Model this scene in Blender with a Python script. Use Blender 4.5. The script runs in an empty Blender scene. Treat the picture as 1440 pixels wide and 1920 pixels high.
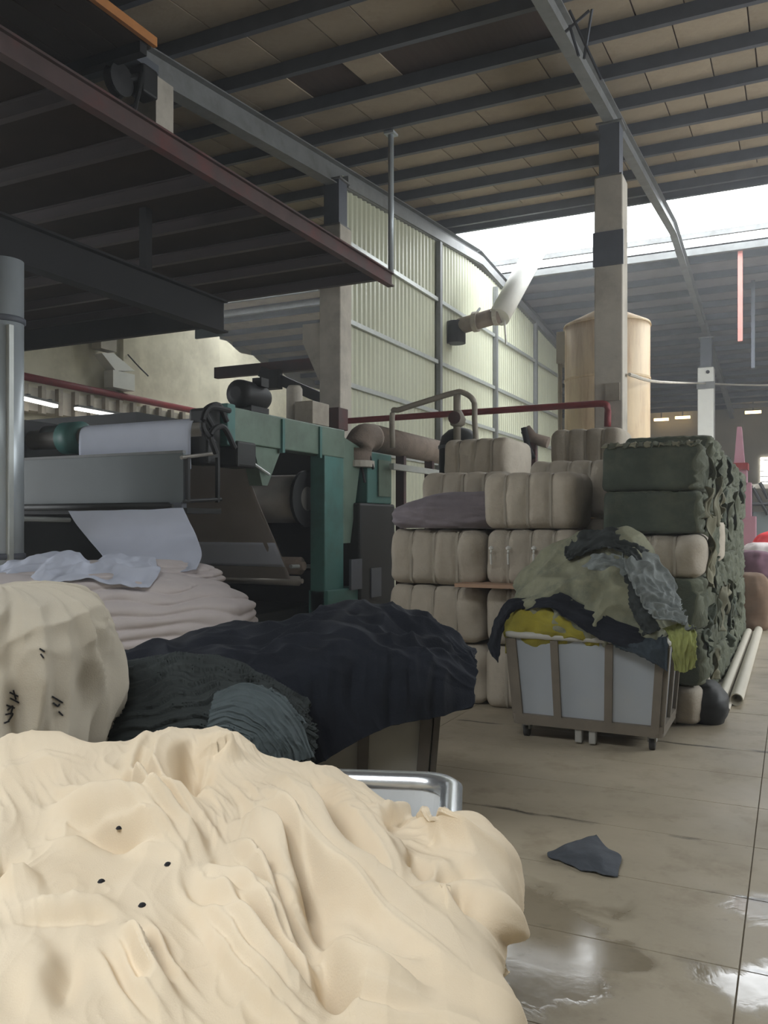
import bpy, bmesh, math, random
import numpy as np
from mathutils import Vector, Matrix
from mathutils.bvhtree import BVHTree

# ------------------------------------------------------------------ camera / light / exposure
SC = bpy.context.scene
COL = SC.collection
F = 1580.0                      # focal length in pixels of the 1440x1920 frame
HOR = 982.0                     # horizon row
CAMZ = 1.6
YAW = math.atan(765.0 / F)
S_, C_ = math.sin(YAW), math.cos(YAW)

cam_d = bpy.data.cameras.new('camera')
cam_d.sensor_fit = 'VERTICAL'
cam_d.sensor_height = 36.0
cam_d.sensor_width = 27.0
cam_d.lens = F / 1920.0 * 36.0
cam_d.shift_y = (HOR - 960.0) / 1920.0
cam_d.clip_start = 0.05
cam_d.clip_end = 300
cam = bpy.data.objects.new('camera', cam_d)
COL.objects.link(cam)
cam.location = (0, 0, CAMZ)
cam.rotation_euler = (math.pi / 2, 0, YAW)
SC.camera = cam

SC.view_settings.view_transform = 'Standard'
SC.view_settings.look = 'None'
SC.view_settings.gamma = 1.0
SC.view_settings.use_curve_mapping = False
SC.view_settings.exposure = 0.12
SC.cycles.max_bounces = 6
SC.cycles.diffuse_bounces = 3
SC.cycles.glossy_bounces = 3
SC.cycles.volume_bounces = 0

W = bpy.data.worlds.new('overcast_sky')
SC.world = W
W.use_nodes = True
bg = W.node_tree.nodes['Background']
bg.inputs['Color'].default_value = (0.93, 0.97, 1.0, 1)
bg.inputs['Strength'].default_value = 9.0

RS = 0.0874                      # roof slope
def zpur(Y):                     # underside of the purlins
    return 7.2 + RS * Y if Y <= 22 else 7.2 + RS * 44 - RS * Y

def portal(name, loc, rot, sx, sy):
    l = bpy.data.lights.new(name, 'AREA')
    l.shape = 'RECTANGLE'; l.size = sx; l.size_y = sy
    l.cycles.is_portal = True
    o = bpy.data.objects.new(name, l); COL.objects.link(o)
    o.location = loc; o.rotation_euler = rot
portal('ridge_daylight', (-6, 22.2, 9.25), (0, 0, 0), 28, 4.6)
portal('roof_light_daylight', (-2.5, -2.5, 7.42), (0, 0, 0), 7.0, 3.4)
portal('added_side_daylight', (8.05, 14, 4.9), (0, math.pi / 2, 0), 3.0, 14.0)  # unseen opening, added to light the right sides of the columns
portal('left_window_daylight', (-20.05, 2.3, 2.55), (0, -math.pi / 2, 0), 4.1, 8.6)

# ------------------------------------------------------------------ helpers
def ray(px, py):
    k = (px - 720.0) / F; m = -(py - HOR) / F
    return np.array([-S_ + k * C_, C_ + k * S_, m])
CAM = np.array([0, 0, CAMZ])
def PD(px, py, d): return CAM + d * ray(px, py)
def PY(px, py, Y):
    r = ray(px, py); return CAM + (Y / r[1]) * r
def PX(px, py, X):
    r = ray(px, py); return CAM + (X / r[0]) * r
def PZ(px, py, z):
    r = ray(px, py); return CAM + ((z - CAMZ) / r[2]) * r

def lin(c):
    c = c / 255.0
    return c / 12.92 if c <= 0.04045 else ((c + 0.055) / 1.055) ** 2.4
def RGB(r, g, b): return (lin(r), lin(g), lin(b), 1.0)

MATS = {}
def mat(name, rgb, rough=0.75, var=0.18, scale=5.0, bump=0.0, bscale=None, metal=0.0, dirt=None, dirt_amt=0.5,
        stretch=(1, 1, 1), world=False, rand=0.0, spec=0.4, emit=None, estr=0.0, trans=0.0, weave=0.0):
    if name in MATS: return MATS[name]
    m = bpy.data.materials.new(name); m.use_nodes = True
    nt = m.node_tree; N = nt.nodes; L = nt.links
    b = N['Principled BSDF']
    b.inputs['Roughness'].default_value = rough
    b.inputs['Metallic'].default_value = metal
    b.inputs['Specular IOR Level'].default_value = spec
    if emit:
        b.inputs['Emission Color'].default_value = emit
        b.inputs['Emission Strength'].default_value = estr
    if world:
        g = N.new('ShaderNodeNewGeometry'); src = g.outputs['Position']
    else:
        g = N.new('ShaderNodeTexCoord'); src = g.outputs['Object']
    mp = N.new('ShaderNodeMapping'); mp.inputs['Scale'].default_value = stretch
    L.new(src, mp.inputs['Vector'])
    n1 = N.new('ShaderNodeTexNoise'); n1.inputs['Scale'].default_value = scale
    n1.inputs['Detail'].default_value = 6; n1.inputs['Roughness'].default_value = 0.6
    L.new(mp.outputs['Vector'], n1.inputs['Vector'])
    base = RGB(*rgb)
    ramp = N.new('ShaderNodeMapRange')
    ramp.inputs['From Min'].default_value = 0.25; ramp.inputs['From Max'].default_value = 0.75
    ramp.inputs['To Min'].default_value = 1 - var; ramp.inputs['To Max'].default_value = 1 + var
    L.new(n1.outputs['Fac'], ramp.inputs['Value'])
    hsv = N.new('ShaderNodeHueSaturation')
    hsv.inputs['Color'].default_value = base
    val = ramp.outputs['Result']
    if rand > 0:
        oi = N.new('ShaderNodeObjectInfo')
        r2 = N.new('ShaderNodeMapRange')
        r2.inputs['To Min'].default_value = 1 - rand; r2.inputs['To Max'].default_value = 1 + rand
        L.new(oi.outputs['Random'], r2.inputs['Value'])
        mu = N.new('ShaderNodeMath'); mu.operation = 'MULTIPLY'
        L.new(val, mu.inputs[0]); L.new(r2.outputs['Result'], mu.inputs[1]); val = mu.outputs[0]
    L.new(val, hsv.inputs['Value'])
    colout = hsv.outputs['Color']
    if dirt:
        n2 = N.new('ShaderNodeTexNoise'); n2.inputs['Scale'].default_value = scale * 0.45
        n2.inputs['Detail'].default_value = 8; n2.inputs['Roughness'].default_value = 0.7
        L.new(mp.outputs['Vector'], n2.inputs['Vector'])
        r3 = N.new('ShaderNodeMapRange'); r3.inputs['From Min'].default_value = 0.48
        r3.inputs['From Max'].default_value = 0.72; r3.inputs['To Max'].default_value = dirt_amt
        L.new(n2.outputs['Fac'], r3.inputs['Value'])
        mx = N.new('ShaderNodeMix'); mx.data_type = 'RGBA'
        mx.inputs['B'].default_value = RGB(*dirt)
        L.new(r3.outputs['Result'], mx.inputs['Factor']); L.new(colout, mx.inputs['A'])
        colout = mx.outputs['Result']
    L.new(colout, b.inputs['Base Color'])
    if bump > 0:
        n3 = N.new('ShaderNodeTexNoise'); n3.inputs['Scale'].default_value = bscale or scale * 6
        n3.inputs['Detail'].default_value = 4
        L.new(mp.outputs['Vector'], n3.inputs['Vector'])
        bp = N.new('ShaderNodeBump'); bp.inputs['Strength'].default_value = bump; bp.inputs['Distance'].default_value = 0.02
        L.new(n3.outputs['Fac'], bp.inputs['Height'])
        L.new(bp.outputs['Normal'], b.inputs['Normal'])
    if trans > 0:
        tr = N.new('ShaderNodeBsdfTranslucent'); L.new(colout, tr.inputs['Color'])
        mxs = N.new('ShaderNodeMixShader'); mxs.inputs[0].default_value = trans
        L.new(b.outputs[0], mxs.inputs[1]); L.new(tr.outputs[0], mxs.inputs[2])
        L.new(mxs.outputs[0], N['Material Output'].inputs['Surface'])
    MATS[name] = m
    return m

def tag(o, label=None, cat=None, group=None, kind=None):
    if label: o['label'] = label
    if cat: o['category'] = cat
    if group: o['group'] = group
    if kind: o['kind'] = kind
    return o
def link(name, me, m=None, parent=None, smooth=False):
    if m is not None: me.materials.append(m)
    if smooth:
        me.polygons.foreach_set('use_smooth', [True] * len(me.polygons))
    o = bpy.data.objects.new(name, me); COL.objects.link(o)
    if parent is not None:
        o.parent = parent
        if parent.name in PINV: o.matrix_parent_inverse = PINV[parent.name]
    return o
PINV = {}
def thing(name, loc, label, cat, group=None, rz=0.0):
    o = bpy.data.objects.new(name, None); COL.objects.link(o)
    o.location = loc; o.rotation_euler = (0, 0, rz); o.empty_display_size = 0.1
    tag(o, label, cat, group)
    # parts are modelled in world coordinates: undo the empty's own transform
    PINV[o.name] = (Matrix.Translation(Vector(loc)) @ Matrix.Rotation(rz, 4, 'Z')).inverted()
    return o
def root_thing(name, label, cat, group=None):      # parts modelled in local coordinates; placed afterwards
    o = bpy.data.objects.new(name, None); COL.objects.link(o); o.empty_display_size = 0.1
    return tag(o, label, cat, group)
def copy_tree(o, parent=None):
    c = o.copy(); COL.objects.link(c)
    if parent is not None: c.parent = parent
    for ch in list(o.children): copy_tree(ch, c)
    return c

class MB:
    def __init__(s): s.v = []; s.f = []
    def add(s, v, f):
        n = len(s.v); s.v += [tuple(map(float, p)) for p in v]; s.f += [tuple(i + n for i in q) for q in f]
    def box(s, x0, x1, y0, y1, z0, z1):
        v = [(x, y, z) for z in (z0, z1) for y in (y0, y1) for x in (x0, x1)]
        s.add(v, [(0, 2, 3, 1), (4, 5, 7, 6), (0, 1, 5, 4), (2, 6, 7, 3), (0, 4, 6, 2), (1, 3, 7, 5)]); return s
    def hexa(s, b, t):            # bottom quad, top quad (same winding, counter-clockwise from above)
        s.add(list(b) + list(t), [(3, 2, 1, 0), (4, 5, 6, 7), (0, 1, 5, 4), (1, 2, 6, 5), (2, 3, 7, 6), (3, 0, 4, 7)]); return s
    def sweep(s, path, sec, up=(0, 0, 1), cap=True):   # sec: (side, up) points
        path = [Vector(p) for p in path]; n = len(sec); rings = []
        for i, p in enumerate(path):
            t = (path[min(i + 1, len(path) - 1)] - path[max(i - 1, 0)]).normalized()
            u = Vector(up)
            if abs(t.dot(u)) > 0.98: u = Vector((0, 1, 0)) if abs(t.y) < .9 else Vector((1, 0, 0))
            sd = t.cross(u).normalized(); u = sd.cross(t).normalized()
            rings.append([p + sd * a + u * b for a, b in sec])
        v = [q for r in rings for q in r]; f = []
        for i in range(len(path) - 1):
            for j in range(n):
                f.append((i * n + j, i * n + (j + 1) % n, (i + 1) * n + (j + 1) % n, (i + 1) * n + j))
        if cap:
            f.append(tuple(range(n - 1, -1, -1))); f.append(tuple((len(path) - 1) * n + j for j in range(n)))
        s.add(v, f); return s
    def tube(s, path, r, n=12, cap=True):
        return s.sweep(path, [(r * math.cos(2 * math.pi * j / n), r * math.sin(2 * math.pi * j / n)) for j in range(n)], cap=cap)
    def lathe(s, c, prof, n=24, axis='Z', cap=True):   # prof: (radius, height)
        v = []; f = []
        for r, h in prof:
            for j in range(n):
                a = 2 * math.pi * j / n
                p = (r * math.cos(a), r * math.sin(a), h)
                if axis == 'X': p = (h, p[0], p[1])
                if axis == 'Y': p = (p[1], h, p[0])
                v.append((c[0] + p[0], c[1] + p[1], c[2] + p[2]))
        for i in range(len(prof) - 1):
            for j in range(n):
                f.append((i * n + j, i * n + (j + 1) % n, (i + 1) * n + (j + 1) % n, (i + 1) * n + j))
        if cap:
            f.append(tuple(range(n - 1, -1, -1))); f.append(tuple((len(prof) - 1) * n + j for j in range(n)))
        s.add(v, f); return s
    def mesh(s, name='m'):
        me = bpy.data.meshes.new(name); me.from_pydata(s.v, [], s.f); me.update(); return me
    def build(s, name, m, parent=None, smooth=False, bevel=0.0):
        me = s.mesh(name)
        if bevel > 0:
            bm = bmesh.new(); bm.from_mesh(me)
            bmesh.ops.bevel(bm, geom=bm.edges[:], offset=bevel, segments=2, affect='EDGES', profile=0.5)
            bm.to_mesh(me); bm.free()
        o = link(name, me, m, parent)
        if smooth:
            me.polygons.foreach_set('use_smooth', [len(p.vertices) <= 4 for p in me.polygons])
        return o
def rect(w, h): return [(-w / 2, -h / 2), (w / 2, -h / 2), (w / 2, h / 2), (-w / 2, h / 2)]
def isec(w, h, tf, tw):
    return [(-w/2, -h/2), (w/2, -h/2), (w/2, -h/2+tf), (tw/2, -h/2+tf), (tw/2, h/2-tf), (w/2, h/2-tf), (w/2, h/2),
            (-w/2, h/2), (-w/2, h/2-tf), (-tw/2, h/2-tf), (-tw/2, -h/2+tf), (-w/2, -h/2+tf)]
def arc(pts, n=6):                # Catmull-Rom smoothing of a path
    P = [np.array(p, float) for p in pts]; P = [2 * P[0] - P[1]] + P + [2 * P[-1] - P[-2]]; out = []
    for i in range(1, len(P) - 2):
        for k in range(n):
            t = k / n
            out.append(0.5 * (2 * P[i] + (P[i+1] - P[i-1]) * t + (2*P[i-1] - 5*P[i] + 4*P[i+1] - P[i+2]) * t*t + (3*P[i] - P[i-1] - 3*P[i+1] + P[i+2]) * t**3))
    out.append(P[-2]); return out

# ---- vectorised gradient noise
_rng = np.random.RandomState(7)
_perm = np.concatenate([_rng.permutation(256)] * 3)
_grad = _rng.normal(size=(256, 3)); _grad /= np.linalg.norm(_grad, axis=1)[:, None]
def pn(x, y, z=0.0):
    x, y, z = np.broadcast_arrays(np.asarray(x, float), np.asarray(y, float), np.asarray(z, float))
    xi, yi, zi = np.floor(x).astype(int), np.floor(y).astype(int), np.floor(z).astype(int)
    xf, yf, zf = x - xi, y - yi, z - zi
    u, v, w = [t * t * t * (t * (t * 6 - 15) + 10) for t in (xf, yf, zf)]
    def g(i, j, k):
        h = _perm[_perm[_perm[(xi + i) & 255] + ((yi + j) & 255)] + ((zi + k) & 255)]
        G = _grad[h]; return G[..., 0] * (xf - i) + G[..., 1] * (yf - j) + G[..., 2] * (zf - k)
    l = lambda a, b, t: a + t * (b - a)
    return 1.6 * l(l(l(g(0,0,0), g(1,0,0), u), l(g(0,1,0), g(1,1,0), u), v), l(l(g(0,0,1), g(1,0,1), u), l(g(0,1,1), g(1,1,1), u), v), w)
def fbm(x, y, z=0.0, o=3):
    t = 0; a = 1.0
    for i in range(o):
        t = t + a * pn(x, y, z); x, y, z = np.asarray(x) * 2.03 + 17.1, np.asarray(y) * 2.03 + 5.3, np.asarray(z) * 2.03 + 9.7; a *= 0.5
    return t
def ridged(x, y, z=0.0): return 1.0 - 2.0 * np.abs(pn(x, y, z))

def cr_matrix(n, m):             # n control -> m samples, Catmull-Rom
    M = np.zeros((m, n))
    for s in range(m):
        t = s / (m - 1) * (n - 1); i = min(int(t), n - 2); t -= i
        w = [0.5 * (-t + 2*t*t - t**3), 0.5 * (2 - 5*t*t + 3*t**3), 0.5 * (t + 4*t*t - 3*t**3), 0.5 * (-t*t + t**3)]
        for k, q in enumerate(w):
            M[s, min(max(i - 1 + k, 0), n - 1)] += q
    return M
def pix_to_world(px, py, d):
    k = (px - 720.0) / F; m = -(py - HOR) / F
    return np.stack([d * (-S_ + k * C_), d * (C_ + k * S_), CAMZ + d * m], -1)
def shell(name, P, m, parent=None, thick=0.008, toward=CAM):
    nv, nu = P.shape[:2]
    du = np.gradient(P, axis=1); dv = np.gradient(P, axis=0)
    Nn = np.cross(du, dv); Nn /= (np.linalg.norm(Nn, axis=2)[..., None] + 1e-9)
    if np.mean(np.sum(Nn * (toward - P), -1)) < 0: Nn = -Nn; flip = True
    else: flip = False
    Q = P - Nn * thick
    V = np.concatenate([P.reshape(-1, 3), Q.reshape(-1, 3)])
    idx = np.arange(nv * nu).reshape(nv, nu)
    a, b, c, d = idx[:-1, :-1].ravel(), idx[:-1, 1:].ravel(), idx[1:, 1:].ravel(), idx[1:, :-1].ravel()
    top = np.stack([a, b, c, d], 1); bot = np.stack([d, c, b, a], 1) + nv * nu
    loop = np.concatenate([idx[0, :], idx[1:, -1], idx[-1, -2::-1], idx[-2:0:-1, 0]])
    nx = np.roll(loop, -1); side = np.stack([nx, loop, loop + nv * nu, nx + nv * nu], 1)
    Fc = np.concatenate([top, bot, side])
    if flip: Fc = Fc[:, ::-1]
    me = bpy.data.meshes.new(name)
    me.from_pydata(V.tolist(), [], Fc.tolist()); me.update()
    return link(name, me, m, parent, smooth=True)
def normals(P, toward=CAM):
    Nn = np.cross(np.gradient(P, axis=1), np.gradient(P, axis=0)); Nn /= (np.linalg.norm(Nn, axis=2)[..., None] + 1e-9)
    if np.mean(np.sum(Nn * (toward - P), -1)) < 0: Nn = -Nn
    return Nn
def cloth_patch(name, grid, nu, nv, m, disp=None, parent=None, thick=0.008, world=False, hem=None):
    G = np.array(grid, float)                      # rows x cols x (px, py, d) or (x, y, z)
    A = np.einsum('ij,jkc->ikc', cr_matrix(G.shape[0], nv), G)
    A = np.einsum('ij,kjc->kic', cr_matrix(G.shape[1], nu), A)
    P = A if world else pix_to_world(A[..., 0], A[..., 1], A[..., 2])
    if disp is not None:
        U, V = np.meshgrid(np.linspace(0, 1, nu), np.linspace(0, 1, nv))
        P = P + normals(P)[..., None, :].reshape(P.shape) * disp(U, V, P, A)[..., None]
    return shell(name, P, m, parent, thick)
def loft_pile(name, levels, na, nl, m, disp=None, parent=None, ex=2.6):
    # levels: (z, cx, cy, rx, ry, rot) from the ground up; closed top
    Lv = np.array(levels, float); A = cr_matrix(len(Lv), nl) @ Lv
    th = np.linspace(0, 2 * math.pi, na, endpoint=False)
    c, s = np.cos(th), np.sin(th); e = 2.0 / ex
    ux = np.sign(c) * np.abs(c) ** e; uy = np.sign(s) * np.abs(s) ** e
    rx, ry, rot = A[:, 3:4], A[:, 4:5], A[:, 5:6]
    lx, ly = rx * ux, ry * uy
    X = A[:, 1:2] + lx * np.cos(rot) - ly * np.sin(rot); Y = A[:, 2:3] + lx * np.sin(rot) + ly * np.cos(rot)
    Z = np.repeat(A[:, 0:1], na, 1)
    P = np.stack([X, Y, Z], -1)
    if disp is not None:
        out = np.stack([X - A[:, 1:2], Y - A[:, 2:3], (Z - Z.min()) * 0.0 + 0.15 * rx * np.linspace(0, 1, nl)[:, None]], -1)
        out /= np.linalg.norm(out, axis=2)[..., None] + 1e-9
        TH = np.repeat(th[None], nl, 0); T = np.repeat(np.linspace(0, 1, nl)[:, None], na, 1)
        P = P + out * disp(TH, T, P)[..., None]
    V = P.reshape(-1, 3).tolist() + [P[-1].mean(0).tolist(), P[0].mean(0).tolist()]
    Fc = []
    for i in range(nl - 1):
        for j in range(na):
            k = (j + 1) % na; Fc.append((i * na + j, i * na + k, (i + 1) * na + k, (i + 1) * na + j))
    for j in range(na):
        k = (j + 1) % na
        Fc.append(((nl - 1) * na + j, (nl - 1) * na + k, nl * na)); Fc.append((k, j, nl * na + 1))
    me = bpy.data.meshes.new(name); me.from_pydata(V, [], Fc); me.update()
    return link(name, me, m, parent, smooth=True)

# ------------------------------------------------------------------ materials
M_panel = mat('roof_board', (150, 138, 120), 0.85, 0.12, 3, 0.15, rand=0.16, dirt=(92, 74, 58), dirt_amt=0.45)
M_sheetdk = mat('rusty_roof_sheet', (70, 58, 52), 0.8, 0.2, 3, dirt=(60, 38, 30), stretch=(6, .4, 1), world=True)
M_farroof = mat('grey_roof_sheet', (128, 126, 132), 0.7, 0.12, 2, world=True)
M_purlin = mat('dark_steel', (84, 88, 96), 0.55, 0.15, 4)
M_rafter = mat('grey_steel', (112, 114, 114), 0.55, 0.15, 4, dirt=(70, 66, 60))
M_conc = mat('concrete_column', (176, 170, 158), 0.85, 0.12, 3, 0.2, dirt=(110, 104, 95))
M_plaster = mat('old_plaster', (208, 202, 180), 0.9, 0.1, 1.2, 0.2, dirt=(120, 112, 92), world=True)
M_cladding = mat('pale_green_cladding', (178, 180, 158), 0.42, 0.06, 1.0, world=True, dirt=(150, 150, 126), dirt_amt=0.35)
M_rail = mat('galvanised_rail', (168, 172, 168), 0.4, 0.1, 6, metal=0.3)
M_red = mat('red_oxide_pipe', (120, 34, 36), 0.55, 0.15, 8, dirt=(70, 40, 36))
M_rust = mat('rusty_steel', (72, 56, 54), 0.75, 0.25, 3, dirt=(110, 44, 40), dirt_amt=0.6)
M_black = mat('black_steel', (20, 21, 22), 0.6, 0.2, 5)
M_canopy = mat('brown_board', (54, 42, 34), 0.85, 0.2, 2, world=True, dirt=(44, 36, 32))
M_galv = mat('galvanised_duct', (176, 184, 188), 0.35, 0.12, 4, metal=0.3, stretch=(1, 1, .3))
M_teal = mat('teal_paint', (64, 112, 106), 0.5, 0.15, 3, dirt=(50, 72, 66), dirt_amt=0.7)
M_green = mat('grey_green_paint', (96, 116, 102), 0.5, 0.12, 3, dirt=(62, 74, 64), dirt_amt=0.7)
M_mach = mat('dark_machine', (26, 28, 27), 0.6, 0.25, 3)
M_grey = mat('grey_panel', (90, 98, 100), 0.5, 0.1, 2)
M_roller = mat('steel_roller', (150, 146, 140), 0.35, 0.15, 4, metal=0.6)
M_insul = mat('pipe_lagging', (126, 112, 100), 0.85, 0.2, 5, 0.3, dirt=(80, 68, 60))
M_white = mat('white_paint', (214, 214, 208), 0.5, 0.06, 4)
M_tank = mat('tank_shell', (206, 184, 150), 0.6, 0.1, 2, dirt=(140, 92, 56), dirt_amt=0.75, stretch=(2.5, 2.5, .35))
M_bale = mat('bale_cloth', (176, 167, 152), 0.92, 0.1, 5, 0.25, bscale=40, rand=0.09, dirt=(140, 126, 108), dirt_amt=0.4)
M_strap = mat('bale_strap', (160, 152, 138), 0.6, 0.08, 8)
M_gbale = mat('dark_green_bale', (74, 82, 72), 0.92, 0.18, 6, 0.3, bscale=40, rand=0.12, dirt=(104, 104, 86), dirt_amt=0.5)
M_gfold = mat('green_fold', (98, 102, 86), 0.92, 0.2, 9, 0.3, bscale=40, rand=0.15, dirt=(60, 66, 58), dirt_amt=0.6, stretch=(1, 2.5, .3))
M_cream = mat('cream_cotton', (232, 215, 188), 0.92, 0.03, 3, 0.12, bscale=260, dirt=(220, 198, 164), dirt_amt=0.5, trans=0.05)
M_sack = mat('sack_cloth', (184, 175, 158), 0.9, 0.07, 4, 0.15, bscale=160)
M_pinkw = mat('pale_pink_cotton', (212, 203, 202), 0.92, 0.06, 4, 0.15, bscale=140)
M_whitec = mat('white_cotton', (214, 220, 236), 0.9, 0.04, 4, 0.1, bscale=160, trans=0.15)  # white cloth with the bluish side daylight mixed into its colour
M_navy = mat('navy_cloth', (16, 21, 31), 0.9, 0.25, 5, 0.2, bscale=120)
M_dgreen = mat('dark_grey_green_cloth', (44, 49, 48), 0.85, 0.35, 5, 0.2, bscale=100, stretch=(1, 1, 3))
M_slate = mat('slate_blue_cloth', (76, 85, 87), 0.85, 0.25, 8, 0.2, bscale=100)
M_olive = mat('olive_grey_cloth', (134, 134, 112), 0.9, 0.2, 7, 0.25, bscale=120, dirt=(70, 78, 72), dirt_amt=.8)
M_yellow = mat('mustard_cloth', (146, 136, 46), 0.9, 0.15, 8, 0.2, bscale=120, dirt=(110, 110, 50))
M_lime = mat('lime_cloth', (148, 154, 92), 0.9, 0.15, 8, 0.2, bscale=120)
M_slate2 = mat('pale_slate_cloth', (128, 134, 132), 0.85, 0.3, 9, 0.2, bscale=100, dirt=(70, 78, 80), dirt_amt=.7)
M_mauve = mat('mauve_grey_cloth', (126, 118, 124), 0.9, 0.12, 6, 0.2, bscale=120)
M_brownweb = mat('grey_brown_cloth', (146, 138, 131), 0.85, 0.06, 4, 0.1, bscale=120)
M_tub = mat('white_plastic_tub', (160, 166, 172), 0.45, 0.06, 3, dirt=(168, 166, 158), dirt_amt=0.4)
M_tubn = mat('bright_white_tub', (226, 228, 228), 0.35, 0.04, 3)
M_trim = mat('rub_rail', (150, 142, 128), 0.6, 0.12, 6, dirt=(90, 82, 72))
M_chrome = mat('bright_steel', (205, 208, 210), 0.25, 0.05, 6, metal=0.85)
M_rubber = mat('caster_rubber', (44, 42, 40), 0.7, 0.15, 10)
M_casterw = mat('grey_caster', (150, 148, 142), 0.6, 0.1, 8)
M_pvc = mat('white_plastic_pipe', (214, 208, 192), 0.4, 0.05, 4)
M_wood = mat('raw_plank', (172, 140, 116), 0.8, 0.12, 6, stretch=(.4, 3, 3))
M_orange = mat('orange_edge', (176, 118, 66), 0.7, 0.15, 5)  # colour of the strip along the walkway edge
M_pink = mat('pink_paint', (154, 114, 128), 0.5, 0.08, 3)
M_tube = mat('fluorescent_tube', (240, 240, 240), 0.4, 0.0, 1, emit=(1, 0.98, 0.94, 1), estr=6.0)
M_lampw = mat('warm_lamp', (240, 220, 180), 0.4, 0.0, 1, emit=(1, 0.72, 0.36, 1), estr=5.0)
M_ink = mat('black_ink', (26, 26, 30), 0.8, 0.1, 20)

def floor_material():
    m = bpy.data.materials.new('damp_concrete'); m.use_nodes = True
    nt = m.node_tree; N = nt.nodes; L = nt.links; b = N['Principled BSDF']
    g = N.new('ShaderNodeNewGeometry'); pos = g.outputs['Position']
    def noise(sc, det=6, ro=.6, dist=0.0):
        n = N.new('ShaderNodeTexNoise'); n.inputs['Scale'].default_value = sc; n.inputs['Detail'].default_value = det
        n.inputs['Roughness'].default_value = ro; n.inputs['Distortion'].default_value = dist; L.new(pos, n.inputs['Vector']); return n.outputs['Fac']
    def mr(x, a, c, lo=0.0, hi=1.0):
        r = N.new('ShaderNodeMapRange'); r.inputs['From Min'].default_value = a; r.inputs['From Max'].default_value = c
        r.inputs['To Min'].default_value = lo; r.inputs['To Max'].default_value = hi; L.new(x, r.inputs['Value']); return r.outputs['Result']
    def mix(f, a, c):
        x = N.new('ShaderNodeMix'); x.data_type = 'RGBA'; L.new(f, x.inputs['Factor'])
        for k, q in (('A', a), ('B', c)):
            if isinstance(q, tuple): x.inputs[k].default_value = q
            else: L.new(q, x.inputs[k])
        return x.outputs['Result']
    def math_(op, a, c):
        x = N.new('ShaderNodeMath'); x.operation = op
        for i, q in enumerate((a, c)):
            if isinstance(q, (int, float)): x.inputs[i].default_value = q
            else: L.new(q, x.inputs[i])
        return x.outputs[0]
    col = mix(mr(noise(0.9), .3, .7), RGB(150, 140, 120), RGB(176, 164, 142))
    col = mix(mr(noise(3.2, 8, .7), .52, .75, 0, .55), col, RGB(118, 104, 82))
    col = mix(mr(noise(14, 4, .6), .62, .8, 0, .4), col, RGB(84, 76, 66))
    # wet patches with their own outline near the joints
    def spot(x, y, r):
        d = N.new('ShaderNodeVectorMath'); d.operation = 'DISTANCE'; d.inputs[1].default_value = (x, y, 0)
        L.new(pos, d.inputs[0]); return mr(d.outputs['Value'], 0.0, r, 1.0, 0.0)
    w = None
    for x, y, r in SPOTS:
        s = spot(x, y, r); w = s if w is None else math_('MAXIMUM', w, s)
    wet = math_('ADD', w, math_('MULTIPLY', math_('SUBTRACT', noise(2.6, 5, .6, .6), .5), 1.5))
    wet = mr(wet, .42, .6)
    col = mix(math_('MULTIPLY', wet, .45), col, RGB(96, 84, 64))
    sep = N.new('ShaderNodeSeparateXYZ'); L.new(pos, sep.inputs[0])
    wob = math_('MULTIPLY', math_('SUBTRACT', noise(3.0, 6, .7), .5), .16)
    patch = mr(noise(1.9, 3, .5), .5, .58)
    for y0 in (3.28, 3.915, 4.55, 6.46):
        dd = math_('ABSOLUTE', math_('ADD', math_('SUBTRACT', sep.outputs[1], y0), wob), 0)
        crack = math_('MULTIPLY', mr(dd, .006, .03, 1, 0), patch)
        col = mix(math_('MULTIPLY', crack, .85), col, RGB(48, 43, 38))
    L.new(col, b.inputs['Base Color'])
    ro = math_('ADD', mr(noise(1.6, 6, .6), .3, .7, .36, .6), 0.0)
    ro = math_('SUBTRACT', ro, math_('MULTIPLY', wet, .34))
    ro = math_('MAXIMUM', ro, 0.09)
    L.new(ro, b.inputs['Roughness'])
    b.inputs['Specular IOR Level'].default_value = 0.5
    bp = N.new('ShaderNodeBump'); bp.inputs['Strength'].default_value = .22; bp.inputs['Distance'].default_value = .012
    h = math_('MULTIPLY', noise(5, 8, .65), math_('SUBTRACT', 1.0, math_('MULTIPLY', wet, .75)))
    L.new(h, bp.inputs['Height']); L.new(bp.outputs['Normal'], b.inputs['Normal'])
    return m
SPOTS = [(*PZ(975, 1740, 0)[:2], .75), (*PZ(960, 1700, 0)[:2], .5), (*PZ(1030, 1840, 0)[:2], .42), (*PZ(1420, 1850, 0)[:2], .4), (*PZ(1420, 1700, 0)[:2], .28),
         (*PZ(1160, 1790, 0)[:2], .25), (*PZ(920, 1660, 0)[:2], .3)]
M_floor = floor_material()

# ------------------------------------------------------------------ the building shell
X0, X1, Y0, Y1 = -20.0, 8.0, -6.0, 45.0
def st(o): o['kind'] = 'structure'; return o
floor = st(MB().box(X0 - .2, X1 + .2, Y0 - .2, Y1 + .2, -0.2, -0.006).build('floor', M_floor))
MB().box(-3.85, 1.15, 1.98, 10.95, -.0058, -.0045).build('joint_dirt', mat('joint_dirt', (104, 94, 78), .9, .2, 8, world=True), floor)
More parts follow.
